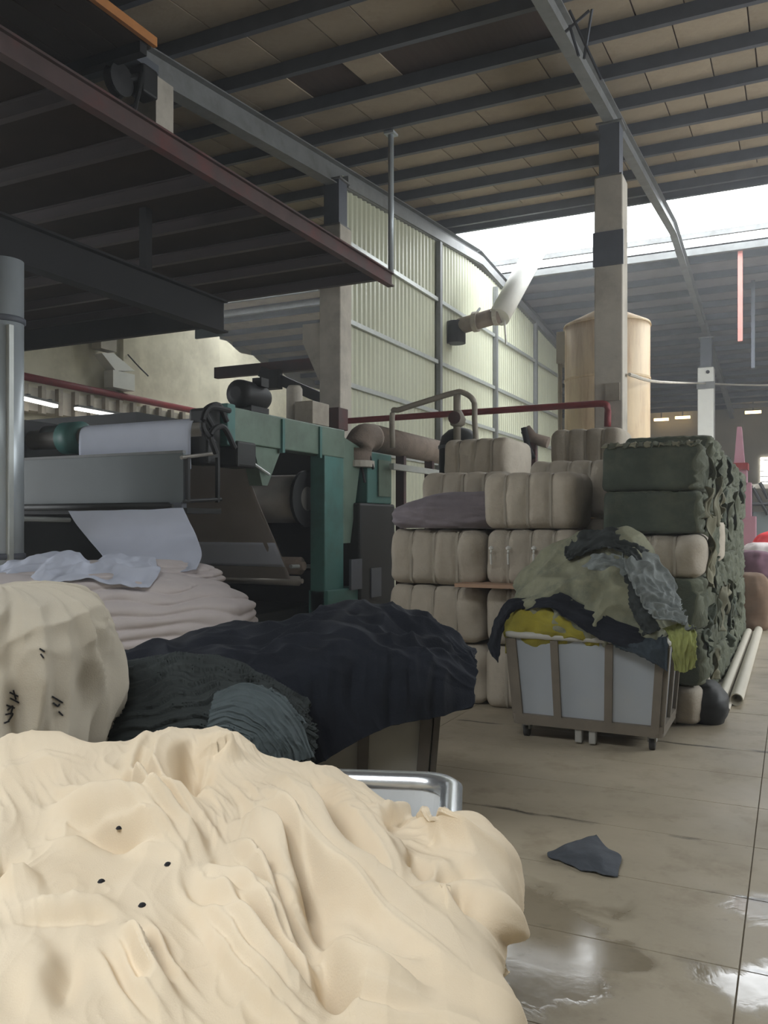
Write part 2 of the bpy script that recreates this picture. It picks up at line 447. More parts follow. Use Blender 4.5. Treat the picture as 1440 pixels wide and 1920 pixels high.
# slabs that can be told apart along the aisle
slabs = {}
random.seed(3)
for i in range(14):
    for j, (xa, xb) in enumerate(((-3.8, -2.5), (-2.5, -0.17), (-0.17, 1.1))):
        y0 = 2.01 + i * 0.635
        w, d = xb - xa - .004, .631
        key = (round(w, 2))
        if key not in slabs:
            mb = MB(); e = .0012
            mb.hexa([(-w/2, -d/2, -.006), (w/2, -d/2, -.006), (w/2, d/2, -.006), (-w/2, d/2, -.006)],
                    [(-w/2 + e, -d/2 + e, 0), (w/2 - e, -d/2 + e, 0), (w/2 - e, d/2 - e, 0), (-w/2 + e, d/2 - e, 0)])
            me = mb.mesh('slab'); me.materials.append(M_floor); slabs[key] = me
        o = bpy.data.objects.new('slab', slabs[key]); COL.objects.link(o); o.parent = floor
        o.location = ((xa + xb) / 2, y0 + d / 2, random.uniform(-.0008, .0008))

def wall_with_hole(name, axis, pos, a0, a1, zt, hole, m, th=.2):
    mb = MB()
    def bx(p, q, z0, z1):
        if axis == 'X': mb.box(pos, pos + th, p, q, z0, z1)
        else: mb.box(p, q, pos, pos + th, z0, z1)
    if hole:
        h0, h1, hz0, hz1 = hole
        bx(a0, h0, 0, zt); bx(h1, a1, 0, zt); bx(h0, h1, 0, hz0); bx(h0, h1, hz1, zt)
    else: bx(a0, a1, 0, zt)
    return st(mb.build(name, m))
M_outer = mat('outer_wall', (150, 146, 134), .9, .1, 1, world=True)
wall_with_hole('wall_left', 'X', X0 - .2, Y0, Y1, 9.6, (-2, 6.6, .5, 4.6), M_outer)
wall_with_hole('wall_right', 'X', X1, Y0, Y1, 9.6, (7, 21, 3.4, 6.4), M_outer)
wall_with_hole('wall_back', 'Y', Y0 - .2, X0, X1, 9.6, None, M_outer)
fw = wall_with_hole('wall_far', 'Y', Y1, X0, X1, 9.6, None, M_outer)
# far bright window with bars
c = PY(1426, 858, Y1 - .05); e = PY(1475, 908, Y1 - .05)
win = st(MB().box(c[0], e[0], Y1 - .06, Y1 - .02, e[2], c[2]).build('window_1', mat('lit_window', (250, 250, 245), .4, 0, 1, emit=(1, .97, .9, 1), estr=7.0)))
for i in range(5):
    z = e[2] + (c[2] - e[2]) * (i + .5) / 5
    MB().box(c[0], e[0], Y1 - .1, Y1 - .065, z - .02, z + .02).build('window_bar', M_rafter, win)

# roof
ceil = bpy.data.objects.new('ceiling', None)
def slope_sheet(name, x0, x1, ya, yb, m, zo=.2, th=.05, parent=None):
    za, zb = zpur(ya) + zo, zpur(yb) + zo
    mb = MB(); mb.hexa([(x0, ya, za), (x1, ya, za), (x1, yb, zb), (x0, yb, zb)], [(x0, ya, za + th), (x1, ya, za + th), (x1, yb, zb + th), (x0, yb, zb + th)])
    return mb
mb = MB()
for (xa, xb, ya, yb) in ((X0, X1, -.8, 20.0), (X0, X1, Y0, -4.2), (X0, -6.0, -4.2, -.8), (1.0, X1, -4.2, -.8)):
    s = slope_sheet('r', xa, xb, ya, yb, None, zo=.225); mb.add(s.v, s.f)
ceiling = st(mb.build('ceiling', M_sheetdk))
s = slope_sheet('r', X0, X1, 24.4, Y1, None, zo=.2)
far_sheet = s.build('far_roof_sheet', M_farroof, ceiling)
MB().hexa([(X0, 22.5, zpur(22.5) + .22), (-10.2, 22.5, zpur(22.5) + .22), (-10.2, 24.4, zpur(24.4) + .25), (X0, 24.4, zpur(24.4) + .25)], [(X0, 22.5, zpur(22.5) + .27), (-10.2, 22.5, zpur(22.5) + .27), (-10.2, 24.4, zpur(24.4) + .3), (X0, 24.4, zpur(24.4) + .3)]).build('ridge_cover_sheet', M_panel, ceiling)
MB().box(X0, -8.0, 24.5, 36, 0, .01).build('far_lining', M_panel, ceiling).matrix_basis = Matrix.Translation((0, 24.5, zpur(24.5) + .185)) @ Matrix.Rotation(-math.atan(RS), 4, 'X') @ Matrix.Translation((0, -24.5, 0))
# boards lying on the purlins, one object each
PY0 = 11.7 - 1.28 * 5
board = {}
NB = 0
missing = set()
for r in range(12):
    ya = PY0 + r * 1.28 + .01; yb = ya + 1.26
    if yb > 20.1: yb = 20.0
    off = random.Random(r * 7 + 1).uniform(0, .9)
    x = -16.4 - off
    while x < 1.6:
        wv = random.Random(int(x * 100) + r).choice((.62, .95, .95, 1.2))
        xm = x + wv / 2
        # a gap where boards have come away
        gone = r == 4 and (-5.2 < xm < -2.9 or -7.3 < xm < -6.4)
        if not gone:
            z0 = zpur((ya + yb) / 2) + .2
            key = round(wv, 2)
            if key not in board:
                q = (wv - .022) / 2; l = 1.262 / 2
                me = MB().box(-q, q, -l, l, 0, .018).mesh('roof_board'); me.materials.append(M_panel); board[key] = me
            o = bpy.data.objects.new('roof_board', board[key]); COL.objects.link(o); o.parent = ceiling
            o.location = (xm, (ya + yb) / 2, z0 + random.uniform(0, .006)); o.rotation_euler = (math.atan(RS), 0, random.uniform(-.004, .004))
            NB += 1
        x += wv
# purlins
sec_c = [(-.04, 0), (.04, 0), (.04, .2), (-.04, .2)]
for k in range(-9, 7):
    Y = 11.7 + 1.28 * k
    if -4.2 < Y < -.8 or Y > 20: continue
    MB().box(X0, X1, Y - .045, Y + .045, zpur(Y), zpur(Y) + .2).build('purlin', M_purlin, ceiling)
Y = 25.0
while Y < 44.8:
    MB().box(X0, X1, Y - .05, Y + .05, zpur(Y), zpur(Y) + .19).build('purlin', M_purlin, ceiling); Y += 1.28
# ridge-edge members of the open strip
MB().box(X0, X1, 19.9, 20.0, zpur(20) - .02, zpur(20) + .24).build('ridge_edge_beam', M_purlin, ceiling)
MB().box(X0, X1, 24.4, 24.55, zpur(24.4) + .02, zpur(24.4) + .24).build('ridge_edge_beam', M_rafter, ceiling)
MB().box(X0, X1, 23.5, 23.6, zpur(24.4) + .2, zpur(24.4) + .34).build('ridge_edge_beam', M_rafter, ceiling)

# rafters: one thing per bay line
RAFX = (-13.0, -7.8, -2.66, 2.5)
def rafter(x, name_lbl, w=.17, h=.32):
    t = thing('roof_rafter', (x, 14, zpur(14) - .3), name_lbl, 'rafter', 'roof rafters')
    for ya, yb in ((Y0, 22.0), (22.0, Y1)):
        p0 = (x, ya, zpur(ya) - h / 2 - .0); p1 = (x, yb, zpur(yb) - h / 2)
        MB().sweep([p0, p1], isec(w, h, .02, .02)).build('beam', M_rafter, t)
    return t
rafter(-2.66, 'grey steel roof rafter resting on the column beside the brown tank')
rafter(-7.8, 'grey steel roof rafter above the dark canopy and the clad wall', w=.24, h=.42)
rafter(-13.0, 'grey steel roof rafter behind the corbelled column, above the plaster wall')
# bracing rods and chain by the middle rafter
t = thing('bracing_rods', PY(1085, 110, 9.6), 'crossed steel bracing rods beside the rafter', 'bracing')
for a, b in (((1060, 60), (1105, 20)), ((1085, 105), (1068, 48)), ((1095, 110), (1110, 18)), ((1068, 20), (1128, 150))):
    MB().tube([PY(*a, 9.7), PY(*b, 9.7)], .018, 6).build('rod', M_purlin, t)
p = PY(1085, 60, 9.7); MB().box(-2.7, p[0] + .02, 9.68, 9.72, zpur(9.7) - .2, zpur(9.7) - .15).build('rod_bracket', M_purlin, t)

# columns
def column(name, x, y, ztop, label, w=.45, cap=True, corbel=0):
    t = thing(name, (x, y, 0), label, 'column', 'concrete columns')
    MB().box(x - w/2, x + w/2, y - w/2, y + w/2, 0, ztop).build('shaft', M_conc, t, bevel=.02)
    if cap:
        zr = zpur(y) - .33
        MB().box(x - w*.36, x + w*.36, y - w*.36, y + w*.36, ztop, zr).build('steel_stub', M_purlin, t)
        MB().box(x - w*.46, x + w*.46, y - w*.46, y + w*.46, ztop, ztop + .03).build('base_plate', M_rafter, t)
        MB().box(x - w*.46, x + w*.46, y - w*.46, y + w*.46, zr - .03, zr).build('cap_plate', M_rafter, t)
    if corbel:
        zc = corbel
        mb = MB(); a, b = x - w/2, x - w/2 - .38
        mb.hexa([(a - .02, y - w*.45, zc - .75), (a, y - w*.45, zc - .75), (a, y + w*.45, zc - .75), (a - .02, y + w*.45, zc - .75)],
                [(b, y - w*.45, zc), (a, y - w*.45, zc), (a, y + w*.45, zc), (b, y + w*.45, zc)])
        mb.box(b, a, y - w*.45, y + w*.45, zc, zc + .35)
        mb.build('corbel', M_conc, t)
    return t
c1 = column('concrete_column', -2.66, 14.0, 7.2, 'concrete column standing in front of the brown tank')
# plates and conduit on that column
p = PY(1148, 735, 13.77); MB().box(p[0] - .1, p[0] + .12, 13.735, 13.775, p[2] - .14, p[2] + .14).build('patch_plate', M_trim, c1)
MB().box(-2.9, -2.42, 13.74, 13.78, 5.75, 6.3).build('clamp_plate', M_purlin, c1)
c2 = column('concrete_column', -7.8, 14.0, 7.2, 'concrete column with a corbel at the corner of the clad wall', corbel=5.05)
c3 = column('concrete_column', -2.66, 31.0, 6.95, 'whitewashed column standing far beyond the tank', w=.52, cap=True)
for ch in c3.children:
    if ch.name.startswith('shaft'): ch.data.materials[0] = M_white
p = PY(1325, 722, 30.7); MB().box(-2.95, -2.37, 30.70, 30.735, p[2] - .12, p[2] + .12).build('band', M_rafter, c3)
p = PY(1327, 697, 30.7); MB().lathe((p[0], 30.70, p[2]), [(.06, 0), (.06, .04)], 12, 'Y').build('knob', M_black, c3)

# clad wall: every sheet is a piece with its own ribs
XW = -7.72
cw = MB().box(XW - .16, XW - .06, 14.2, 31.0, 0, 6.2).build('wall_clad', M_cladding); st(cw)
pitch, nper = .2, 6
def sheet_mesh(ya, yb, zb):
    mb = MB(); n = int(round((yb - ya) / (pitch / 4)))
    pts = []
    for i in range(n + 1):
        y = ya + (yb - ya) * i / n; ph = i % 4
        pts.append((y, (0, 0, .035, .035)[ph]))
    v = []; f = []
    for y, h in pts:
        zt = zpur(min(y, 44 - y) if y > 22 else y) - .15 if y <= 20.2 or y >= 24.2 else 8.6
        v += [(XW - .05 + h, y, zb), (XW - .05 + h, y, zt), (XW - .058 + h, y, zb), (XW - .058 + h, y, zt)]
    for i in range(n):
        a = i * 4; b = a + 4
        f += [(a, b, b + 1, a + 1), (a + 2, a + 3, b + 3, b + 2), (a + 1, b + 1, b + 3, a + 3), (a, a + 2, b + 2, b)]
    mb.add(v, f); return mb
ya = 14.22
while ya < 30.9:
    yb = min(ya + 1.2, 31.0)
    sheet_mesh(ya, yb, 0.0).build('cladding_sheet', M_cladding, cw); ya = yb
for z in (1.8, 3.05, 4.28, 5.5, 7.0):
    ye = 31.0
    MB().box(XW + .0, XW + .06, 14.25, ye, z - .045, z + .045).build('girt_rail', M_rail, cw)
for y in (18.9, 23.2, 27.4):
    MB().box(XW + .0, XW + .11, y - .07, y + .07, 0, min(zpur(y) - .3, 8.4)).build('wall_post', M_rafter, cw)
MB().sweep([(XW + .03, 14.2, zpur(14.2) - .3), (XW + .03, 22, zpur(22) - .3)], rect(.12, .22)).build('wall_top_channel', M_rafter, cw)
MB().sweep([(XW + .03, 22, zpur(22) - .3), (XW + .03, 31, zpur(31) - .3)], rect(.12, .22)).build('wall_top_channel', M_rafter, cw)

# plaster wall on the left, with a pilaster and a ragged top
XP = -15.6
wl2 = st(MB().box(XP - .2, XP, 7.0, 20.8, 0, 7.4).build('wall_plaster', M_plaster))
p = PX(238, 650, XP)
MB().box(XP, XP + .16, p[1] - .3, p[1] + .3, 0, 7.4).build('pilaster', M_plaster, wl2)
mb = MB(); prof = [(20.8, 7.25), (21.5, 7.3), (22.2, 7.05), (22.9, 7.1), (23.6, 6.85), (24.4, 6.9), (25.3, 6.6), (28.0, 6.6)]
for (a, za), (b, zb) in zip(prof[:-1], prof[1:]):
    mb.hexa([(XP - .5, a, 0), (XP - .25, a, 0), (XP - .25, b, 0), (XP - .5, b, 0)], [(XP - .5, a, za), (XP - .25, a, za), (XP - .25, b, zb), (XP - .5, b, zb)])
mb.build('broken_wall_section', M_plaster, wl2)
MB().box(XP, XP + .5, 8, 20.6, 4.1, 4.62).build('ledge_beam', M_conc, wl2)
for i in range(26):
    y = 8.3 + i * .48
    MB().box(XP + .5, XP + .62, y - .06, y + .06, 4.05, 4.66).build('ledge_bracket', M_trim, wl2)
# white wall duct: box, slanting leg, lower leg
t = thing('wall_duct', PX(210, 740, XP + .2), 'white cranked duct fixed to the plaster pilaster', 'duct')
X = XP + .17
def ybox(px0, py0, px1, py1, X, th, name, m, par):
    a, b = PX(px0, py0, X), PX(px1, py1, X); return MB().box(X, X + th, a[1], b[1], min(a[2], b[2]), max(a[2], b[2])).build(name, m, par)
ybox(172, 632, 202, 662, X, .3, 'upper_box', M_conc, t)
ybox(195, 695, 236, 735, X, .3, 'lower_leg', M_white, t)
a, b, c_, d_ = PX(174, 664, X), PX(196, 664, X), PX(236, 697, X), PX(200, 697, X)
MB().hexa([d_, c_, c_ + np.array([.3, 0, 0]), d_ + np.array([.3, 0, 0])], [a, b, b + np.array([.3, 0, 0]), a + np.array([.3, 0, 0])]).build('slanted_leg', M_white, t)
ybox(178, 622, 224, 636, X, .34, 'soot_cap', M_black, t)
o = MB().tube(arc([PX(240, 665, XP + .18), PX(258, 685, XP + .5), PX(278, 705, XP + .55)], 5), .018, 6).build('loose_cable', M_black)
tag(o, 'loose black cable end hanging from the plaster wall', 'cable')

# red pipes
o = MB().tube([PX(-60, 684, XP + .3), PX(150, 727, XP + .3), PX(392, 776, XP + .3)], .085, 10).build('red_pipe', M_red, smooth=True)
tag(o, 'dark red pipe running along the plaster wall above the strip lights', 'pipe')
o = MB().tube(arc([PY(632, 812, 13.6), PY(632, 796, 13.6), PY(642, 790, 13.6)], 4) + [PY(900, 772, 13.6), PY(1120, 757, 13.6)] + arc([PY(1130, 757, 13.6), PY(1139, 763, 13.6), PY(1139, 800, 13.6)], 4), .055, 10).build('red_pipe', M_red, smooth=True)
tag(o, 'dark red pipe spanning between the two concrete columns, bent down at its ends', 'pipe')
# strip lights
for k, (a, b) in enumerate((((38, 746), (106, 762)), ((142, 766), (270, 789)))):
    A, B = PX(*a, XP + 1.0), PX(*b, XP + 1.0)
    t = thing('strip_light', (A + B) / 2, ('short lit strip light beside the steel duct', 'long lit strip light above the white cloth roller')[k], 'light', 'strip lights below the wall ledge')
    MB().sweep([A, B], rect(.09, .06)).build('tube_lamp', M_tube, t)
    MB().sweep([A + np.array([0, 0, .06]), B + np.array([0, 0, .06])], rect(.16, .05)).build('housing', M_rafter, t)
    for q in (.2, .8):
        C0 = A + (B - A) * q; MB().box(XP + .45, C0[0] + .05, C0[1] - .03, C0[1] + .03, C0[2] + .07, C0[2] + .12).build('hanger_arm', M_purlin, t)

# ------------------------------------------------------------------ dark canopy above the machine
M_joist = mat('dark_joist', (50, 40, 40), .6, .2, 3)
M_girder = mat('dark_girder', (14, 14, 15), .8, .2, 3)  # even near-black base colour, darkened so the girder stays faint
can = thing('canopy', (-6.23, 9, 5.9), 'low dark corrugated canopy hung over the finishing machine', 'canopy')
zc = 5.93
def corr_sheet(x0, x1, y0, y1):
    n = int(round((x1 - x0) / .045)); v = []; f = []
    for i in range(n + 1):
        x = x0 + (x1 - x0) * i / n; h = .035 * (1 if i % 2 else 0)
        for y in (y0, y1):
            v += [(x, y, zc + h), (x, y, zc + h + .008)]
    for i in range(n):
        a = i * 4; b = a + 4
        f += [(a, a + 2, b + 2, b), (a + 1, b + 1, b + 3, a + 3), (a, b, b + 1, a + 1), (a + 2, a + 3, b + 3, b + 2)]
    m_ = MB(); m_.add(v, f); return m_
for i in range(9):
    corr_sheet(-15.35 + i * 1.01, -15.35 + (i + 1) * 1.01 + .02, 1.0, 13.2).build('corrugated_sheet', M_canopy, can)
MB().sweep([(-6.23, 1, zc - .125), (-6.23, 13.15, zc - .125)], isec(.12, .24, .025, .03)).build('edge_beam', M_rust, can)
MB().sweep([(-8.0, 1, 4.82), (-8.0, 10.75, 4.82)], isec(.2, .5, .03, .03)).build('main_beam', M_girder, can)
for y in (2, 5.5, 9.0): MB().box(-8.06, -7.94, y - .06, y + .06, 5.06, zc).build('beam_hanger', M_girder, can)
for k in range(10):
    y = 12.9 - 1.13 * k
    MB().sweep([(-15.3, y, zc - .09), (-6.3, y, zc - .09)], isec(.09, .17, .015, .02)).build('joist', M_joist, can)
MB().sweep([(-15.3, 13.1, 5.62), (-9.9, 13.1, 5.62)], rect(.12, .5)).build('end_beam', M_girder, can)
a, b = PY(392, 590, 13.2), PY(420, 630, 13.2)
MB().box(a[0] - .3, b[0], 13.15, 13.2, b[2], zc).build('end_panel', M_grey, can)
p = PY(733, 500, 13.1)
o = MB().tube([(p[0], 13.1, zc - .02), (p[0], 13.1, zpur(13.1) + .02)], .05, 10).build('hanger_rod', M_galv, can, smooth=True)
MB().box(p[0] - .09, p[0] + .09, 13.0, 13.2, zpur(13.1) - .06, zpur(13.1) - .02).build('hanger_plate', M_galv, can)
MB().box(-7.95, -7.6, 8.75, 9.1, zc + .04, zpur(8.9) - .42).build('hanger_post', M_conc, can)
# pulley and clamp by the post
t = thing('chain_hoist', (-7.5, 8.5, 6.9), 'black hoist with pulley hanging by the pale post above the canopy', 'hoist')
p = PX(225, 150, -7.45); MB().lathe((p[0] - .1, p[1], p[2]), [(.06, 0), (.2, .02), (.17, .08), (.2, .14), (.06, .16)], 18, 'X').build('pulley', M_black, t)
p2 = PX(272, 158, -7.45); MB().box(-7.6, -7.35, p2[1] - .14, p2[1] + .14, p2[2] - .17, p2[2] + .2).build('motor_block', M_black, t, bevel=.03)
MB().tube([p, p2 + np.array([0, 0, .1])], .05, 8).build('axle_arm', M_black, t)
MB().box(-7.75, -7.4, p2[1] - .25, p2[1] + .2, p2[2] + .2, zpur(8.5) - .4).build('clamp', M_purlin, t)
MB().tube([PX(268, 130, -7.4), PX(262, 165, -7.35), PX(250, 215, -7.35)], .03, 6).build('chain', M_black, t)
# timber walkway
t = thing('roof_walkway', (-8, 6, 7.3), 'dark plank walkway with an orange edge hung under the roof', 'walkway')
p = PX(290, 85, -6.9)
for i in range(6):
    MB().box(-9.1 + i * .36, -9.1 + i * .36 + .345, 2, p[1], p[2] - .03, p[2] + .02).build('plank', M_canopy, t)
MB().box(-6.92, -6.86, 2, p[1], p[2] - .03, p[2] + .08).build('edge_strip', M_orange, t)
for y in (3.5, 7.2):
    MB().box(-7.6, -7.45, y - .06, y + .06, p[2] + .02, zpur(y) - .02).build('hanger', M_conc, t)
MB().box(-9.1, -6.95, p[1] - .2, p[1] - .08, p[2] - .16, p[2] - .03).build('bearer', M_black, t)

# tall galvanised duct
DX, DY = -8.0, 6.68
t = thing('steel_duct', (DX, DY, 0), 'tall round galvanised duct under the canopy, banded by a dark ring', 'duct')
MB().lathe((DX, DY, 0), [(.215, 0), (.215, 4.56)], 32).build('pipe_shell', M_galv, t, smooth=True)
for z in (1.2, 3.85): MB().lathe((DX, DY, z), [(.22, 0), (.236, .01), (.236, .06), (.22, .07)], 32).build('ring_band', M_purlin, t, smooth=True)
MB().box(DX + .18, DX + .235, DY - .12, DY - .06, 0, 3.8).build('seam_strip', M_rail, t)

# ------------------------------------------------------------------ finishing machine
mc = thing('finishing_machine', (-7.6, 10, 0), 'dark textile finishing machine with a teal and green side frame', 'machine')
MB().box(-6.42, -6.15, 8.5, 11.33, 2.6, 3.03).build('side_beam', M_green, mc, bevel=.015)
col_ = MB().box(-6.42, -6.17, 10.75, 11.33, 0.0, 2.62).build('frame_column', M_teal, mc, bevel=.015)
MB().box(-6.45, -6.12, 10.75, 12.15, 0, .62).build('frame_foot', M_teal, mc, bevel=.015)
mb = MB(); mb.hexa([(-6.40, 11.3, 1.3), (-6.2, 11.3, 1.3), (-6.2, 11.6, 1.3), (-6.40, 11.6, 1.3)], [(-6.40, 11.3, 2.95), (-6.2, 11.3, 2.95), (-6.2, 12.0, 2.8), (-6.40, 12.0, 2.8)])
mb.build('side_plate', M_green, mc)
MB().box(-6.43, -6.13, 8.33, 8.5, 2.55, 3.06).build('end_box', M_teal, mc, bevel=.02)
cab = MB().box(-6.5, -6.1, 12.0, 12.9, 1.93, 2.76).build('control_cabinet', M_teal, mc, bevel=.02)
MB().box(-6.09, -6.07, 12.35, 12.8, 2.05, 2.65).build('cabinet_door', M_green, cab)
for pts in (((668, 862), (690, 850), (700, 880)), ((655, 905), (662, 868), (676, 872), (684, 905))):
    MB().tube(arc([PY(*q, 11.95) for q in pts], 5), .02, 6).build('cable_hose', M_black, mc)
MB().box(-6.9, -6.08, 11.7, 13.0, 0, 1.93).build('gearbox_block', M_mach, mc, bevel=.04)
for (px, py, w, h) in ((668, 1075, 40, 45), (705, 1090, 30, 60)):
    a = PX(px, py, -6.07); MB().box(-6.1, -6.06, a[1] - .18, a[1] + .18, a[2] - .25, a[2] + .22).build('cover_plate', M_purlin, mc)
MB().box(-13.0, -6.7, 11.5, 12.2, 0, 2.75).build('dark_backing', M_mach, mc)  # dark box added so the space behind the machine reads black
MB().box(-13.0, -8.7, 9.6, 11.45, 2.3, 3.25).build('dark_filler', M_mach, mc)  # dark box added for the unlit space below the wall ledge
MB().box(-12.5, -6.6, 8.6, 11.4, 0, .35).build('base_frame', M_mach, mc)
MB().box(-9.6, -9.3, 7.7, 11.4, 0, 3.0).build('far_side_frame', M_mach, mc)
for k_, pts in enumerate((((398, 800), (385, 770), (410, 760), (425, 790)), ((400, 830), (380, 800), (392, 765), (430, 770)), ((405, 850), (395, 815), (418, 800), (440, 840)))):
    MB().tube(arc([PX(*q, -6.1 + .02 * k_) for q in pts], 6), .035, 8).build('cable_hose', M_black, mc)
MB().box(-6.5, -6.2, 8.05, 8.3, 2.3, 2.98).build('bearing_housing', M_mach, mc, bevel=.04)
# motor on top
p = PX(470, 752, -6.3)
mo = MB().lathe((-6.3, p[1] - .33, 3.25), [(.08, 0), (.17, .04), (.18, .1), (.18, .5), (.15, .6), (.05, .62)], 20, 'Y').build('drive_motor', M_black, mc, smooth=True)
MB().box(-6.45, -6.15, p[1] - .2, p[1] + .2, 3.03, 3.1).build('motor_foot', M_black, mo)
MB().box(-6.24, -6.1, p[1] - .05, p[1] + .12, 3.36, 3.47).build('terminal_box', M_black, mo)
MB().box(-6.45, -6.1, 8.5, 8.9, 2.3, 2.62).build('chain_guard', M_mach, mc, bevel=.03)
p = PX(588, 775, -6.3); MB().box(-6.45, -6.15, p[1] - .28, p[1] + .2, 3.03, 3.36).build('junction_box', M_trim, mc, bevel=.01)
p = PX(628, 775, -6.3); MB().box(-6.45, -6.15, p[1] - .15, p[1] + .15, 3.03, 3.36).build('junction_box', M_rust, mc, bevel=.01)
p = PX(552, 755, -6.6); MB().lathe((-6.6, p[1], 3.03), [(.12, 0), (.12, .55), (.09, .6)], 16).build('air_canister', M_conc, mc, smooth=True)
for q in ((530, 782), (600, 800)):
    p = PX(*q, -6.14); MB().box(-6.17, -6.12, p[1] - .03, p[1] + .03, 2.55, 3.0).build('frame_rib', M_teal, mc)
# bracket casting under the beam
p = PX(500, 840, -6.2); MB().hexa([(-6.4, p[1] - .1, 2.1), (-6.2, p[1] - .1, 2.1), (-6.2, p[1] + .02, 2.1), (-6.4, p[1] + .02, 2.1)], [(-6.4, p[1] - .3, 2.6), (-6.2, p[1] - .3, 2.6), (-6.2, p[1] + .35, 2.6), (-6.4, p[1] + .35, 2.6)]).build('bracket_casting', M_green, mc)
# rollers
def roller(name, y, z, r, x0, x1, m, flange=0):
    o = MB().lathe((0, y, z), [(r * .5, x0 - .06), (r * .5, x0), (r, x0 + .001), (r, x1 - .001), (r * .5, x1), (r * .5, x1 + .06)], 28, 'X').build(name, m, mc, smooth=True)
    if flange: MB().lathe((0, y, z), [(flange, x1 + .0), (flange, x1 + .05)], 28, 'X').build('roller_flange', M_black, o)
    return o
roller('cloth_roller', 8.15, 2.72, .13, -9.2, -6.3, M_roller)
p = PX(582, 935, -6.45); roller('main_drum', p[1], p[2], .36, -9.2, -6.55, M_roller, flange=.42)
roller('guide_roller', 9.12, 2.47, .07, -9.2, -6.35, M_roller)
roller('guide_roller', 10.32, .78, .07, -9.2, -6.35, M_roller)
roller('guide_roller', 7.4, 1.80, .04, -9.2, -6.25, M_mach)
roller('brown_roller', 10.62, .98, .13, -9.2, -6.5, M_insul)
MB().tube([PX(545, 1062, -6.5), PX(604, 1062, -6.5)], .03, 8).build('spreader_bar', M_rail, mc)
MB().lathe((0, 8.15, 2.72), [(.13, -8.62), (.21, -8.6), (.21, -8.3), (.13, -8.28)], 24, 'X').build('roller_hub', M_teal, mc, smooth=True)
MB().lathe((0, 8.2, 2.75), [(.1, -9.0), (.16, -8.98), (.16, -8.7), (.1, -8.68)], 24, 'X').build('roller_hub', M_grey, mc, smooth=True)
# grey front panel with its lower lip and frame rods
fp = MB().box(-9.4, -6.19, 7.58, 7.62, 1.84, 2.40).build('front_panel', M_grey, mc)
MB().box(-9.4, -6.19, 7.55, 7.64, 1.78, 1.84).build('panel_lip', M_purlin, fp)
MB().box(-9.4, -6.19, 7.57, 7.63, 2.40, 2.43).build('panel_top_edge', M_rafter, fp)
MB().box(-8.8, -6.2, 7.66, 8.3, 1.72, 1.78).build('tray', M_mach, mc)
for px in (352, 408):
    a, b = PX(px, 858, -6.15), PX(px, 942, -6.15); MB().box(-6.17, -6.13, a[1] - .02, a[1] + .02, b[2], a[2]).build('guard_rod', M_black, mc)
a, b = PX(345, 880, -6.15), PX(412, 868, -6.15)
MB().tube([PX(340, 858, -6.15), PX(402, 850, -6.15)], .022, 8).build('guard_rod', M_roller, mc)
MB().tube([PX(345, 940, -6.15), PX(414, 936, -6.15)], .022, 8).build('guard_rod', M_black, mc)
MB().tube([PX(42, 973, -7.9), PX(130, 975, -7.9)], .03, 8).build('feed_rod', M_rail, mc)
MB().tube([PX(455, 855, -6.2), PX(505, 890, -6.15)], .018, 6).build('feed_rod', M_rail, mc)

# cloth held in the machine
def sheet(name, pts_yz, x0, x1, m, label, cat, nx=40, ny=60, wav=.006, seed=0, th=.006):
    P = np.array(arc([(0, y, z) for y, z in pts_yz], 12)); ny = len(P)
    xs = np.linspace(x0, x1, nx)
    G = np.zeros((ny, nx, 3)); G[..., 0] = xs[None]; G[..., 1] = P[:, 1:2]; G[..., 2] = P[:, 2:3]
    G[..., 1] += wav * pn(G[..., 0] * 4 + seed, G[..., 2] * 1.5, seed)
    o = shell(name, G, m, None, th); tag(o, label, cat); return o
sheet('cloth_web', [(8.6, 2.6), (8.3, 2.83), (8.15, 2.87), (8.02, 2.80), (7.99, 2.6), (8.0, 2.25)], -8.2, -6.42, M_whitec, 'white cloth, tinted blue for daylight, running over the top roller of the machine', 'cloth')
wb = sheet('cloth_web', [(9.0, 2.56), (9.04, 2.5), (9.4, 1.95), (9.85, 1.36), (10.22, .86), (10.27, .76)], -9.0, -6.45, M_brownweb, 'grey-brown cloth slanting down into the machine, with a pale band', 'cloth', seed=4)
P = np.array([(9.88, 1.335), (10.14, .985)]); 
G = np.zeros((8, 40, 3)); G[..., 0] = np.linspace(-9.0, -6.46, 40)[None]
tt = np.linspace(0, 1, 8)[:, None]; nrm = np.array([-.8, -.6]) * 1.0
G[..., 1] = P[0, 0] + (P[1, 0] - P[0, 0]) * tt - .014; G[..., 2] = P[0, 1] + (P[1, 1] - P[0, 1]) * tt + .0
shell('pale_band', G, M_whitec, wb, .006)
o = cloth_patch('falling_cloth', [[(128, 958, 9.6), (200, 957, 9.45), (275, 955, 9.3), (343, 952, 9.15)], [(142, 982, 9.5), (212, 985, 9.3), (290, 982, 9.1), (356, 980, 9.0)],
     [(165, 1010, 9.35), (235, 1015, 9.15), (305, 1015, 9.0), (370, 1010, 8.9)], [(188, 1036, 9.0), (255, 1045, 8.8), (320, 1048, 8.6), (378, 1040, 8.5)], [(205, 1058, 8.5), (262, 1066, 8.35), (320, 1070, 8.2), (368, 1068, 8.15)]], 60, 50, M_whitec,
     lambda U, V, P, A: .012 * pn(U * 5, V * 1.5, 3))
tag(o, 'white cloth sheet falling from the grey machine panel onto the pile', 'cloth')

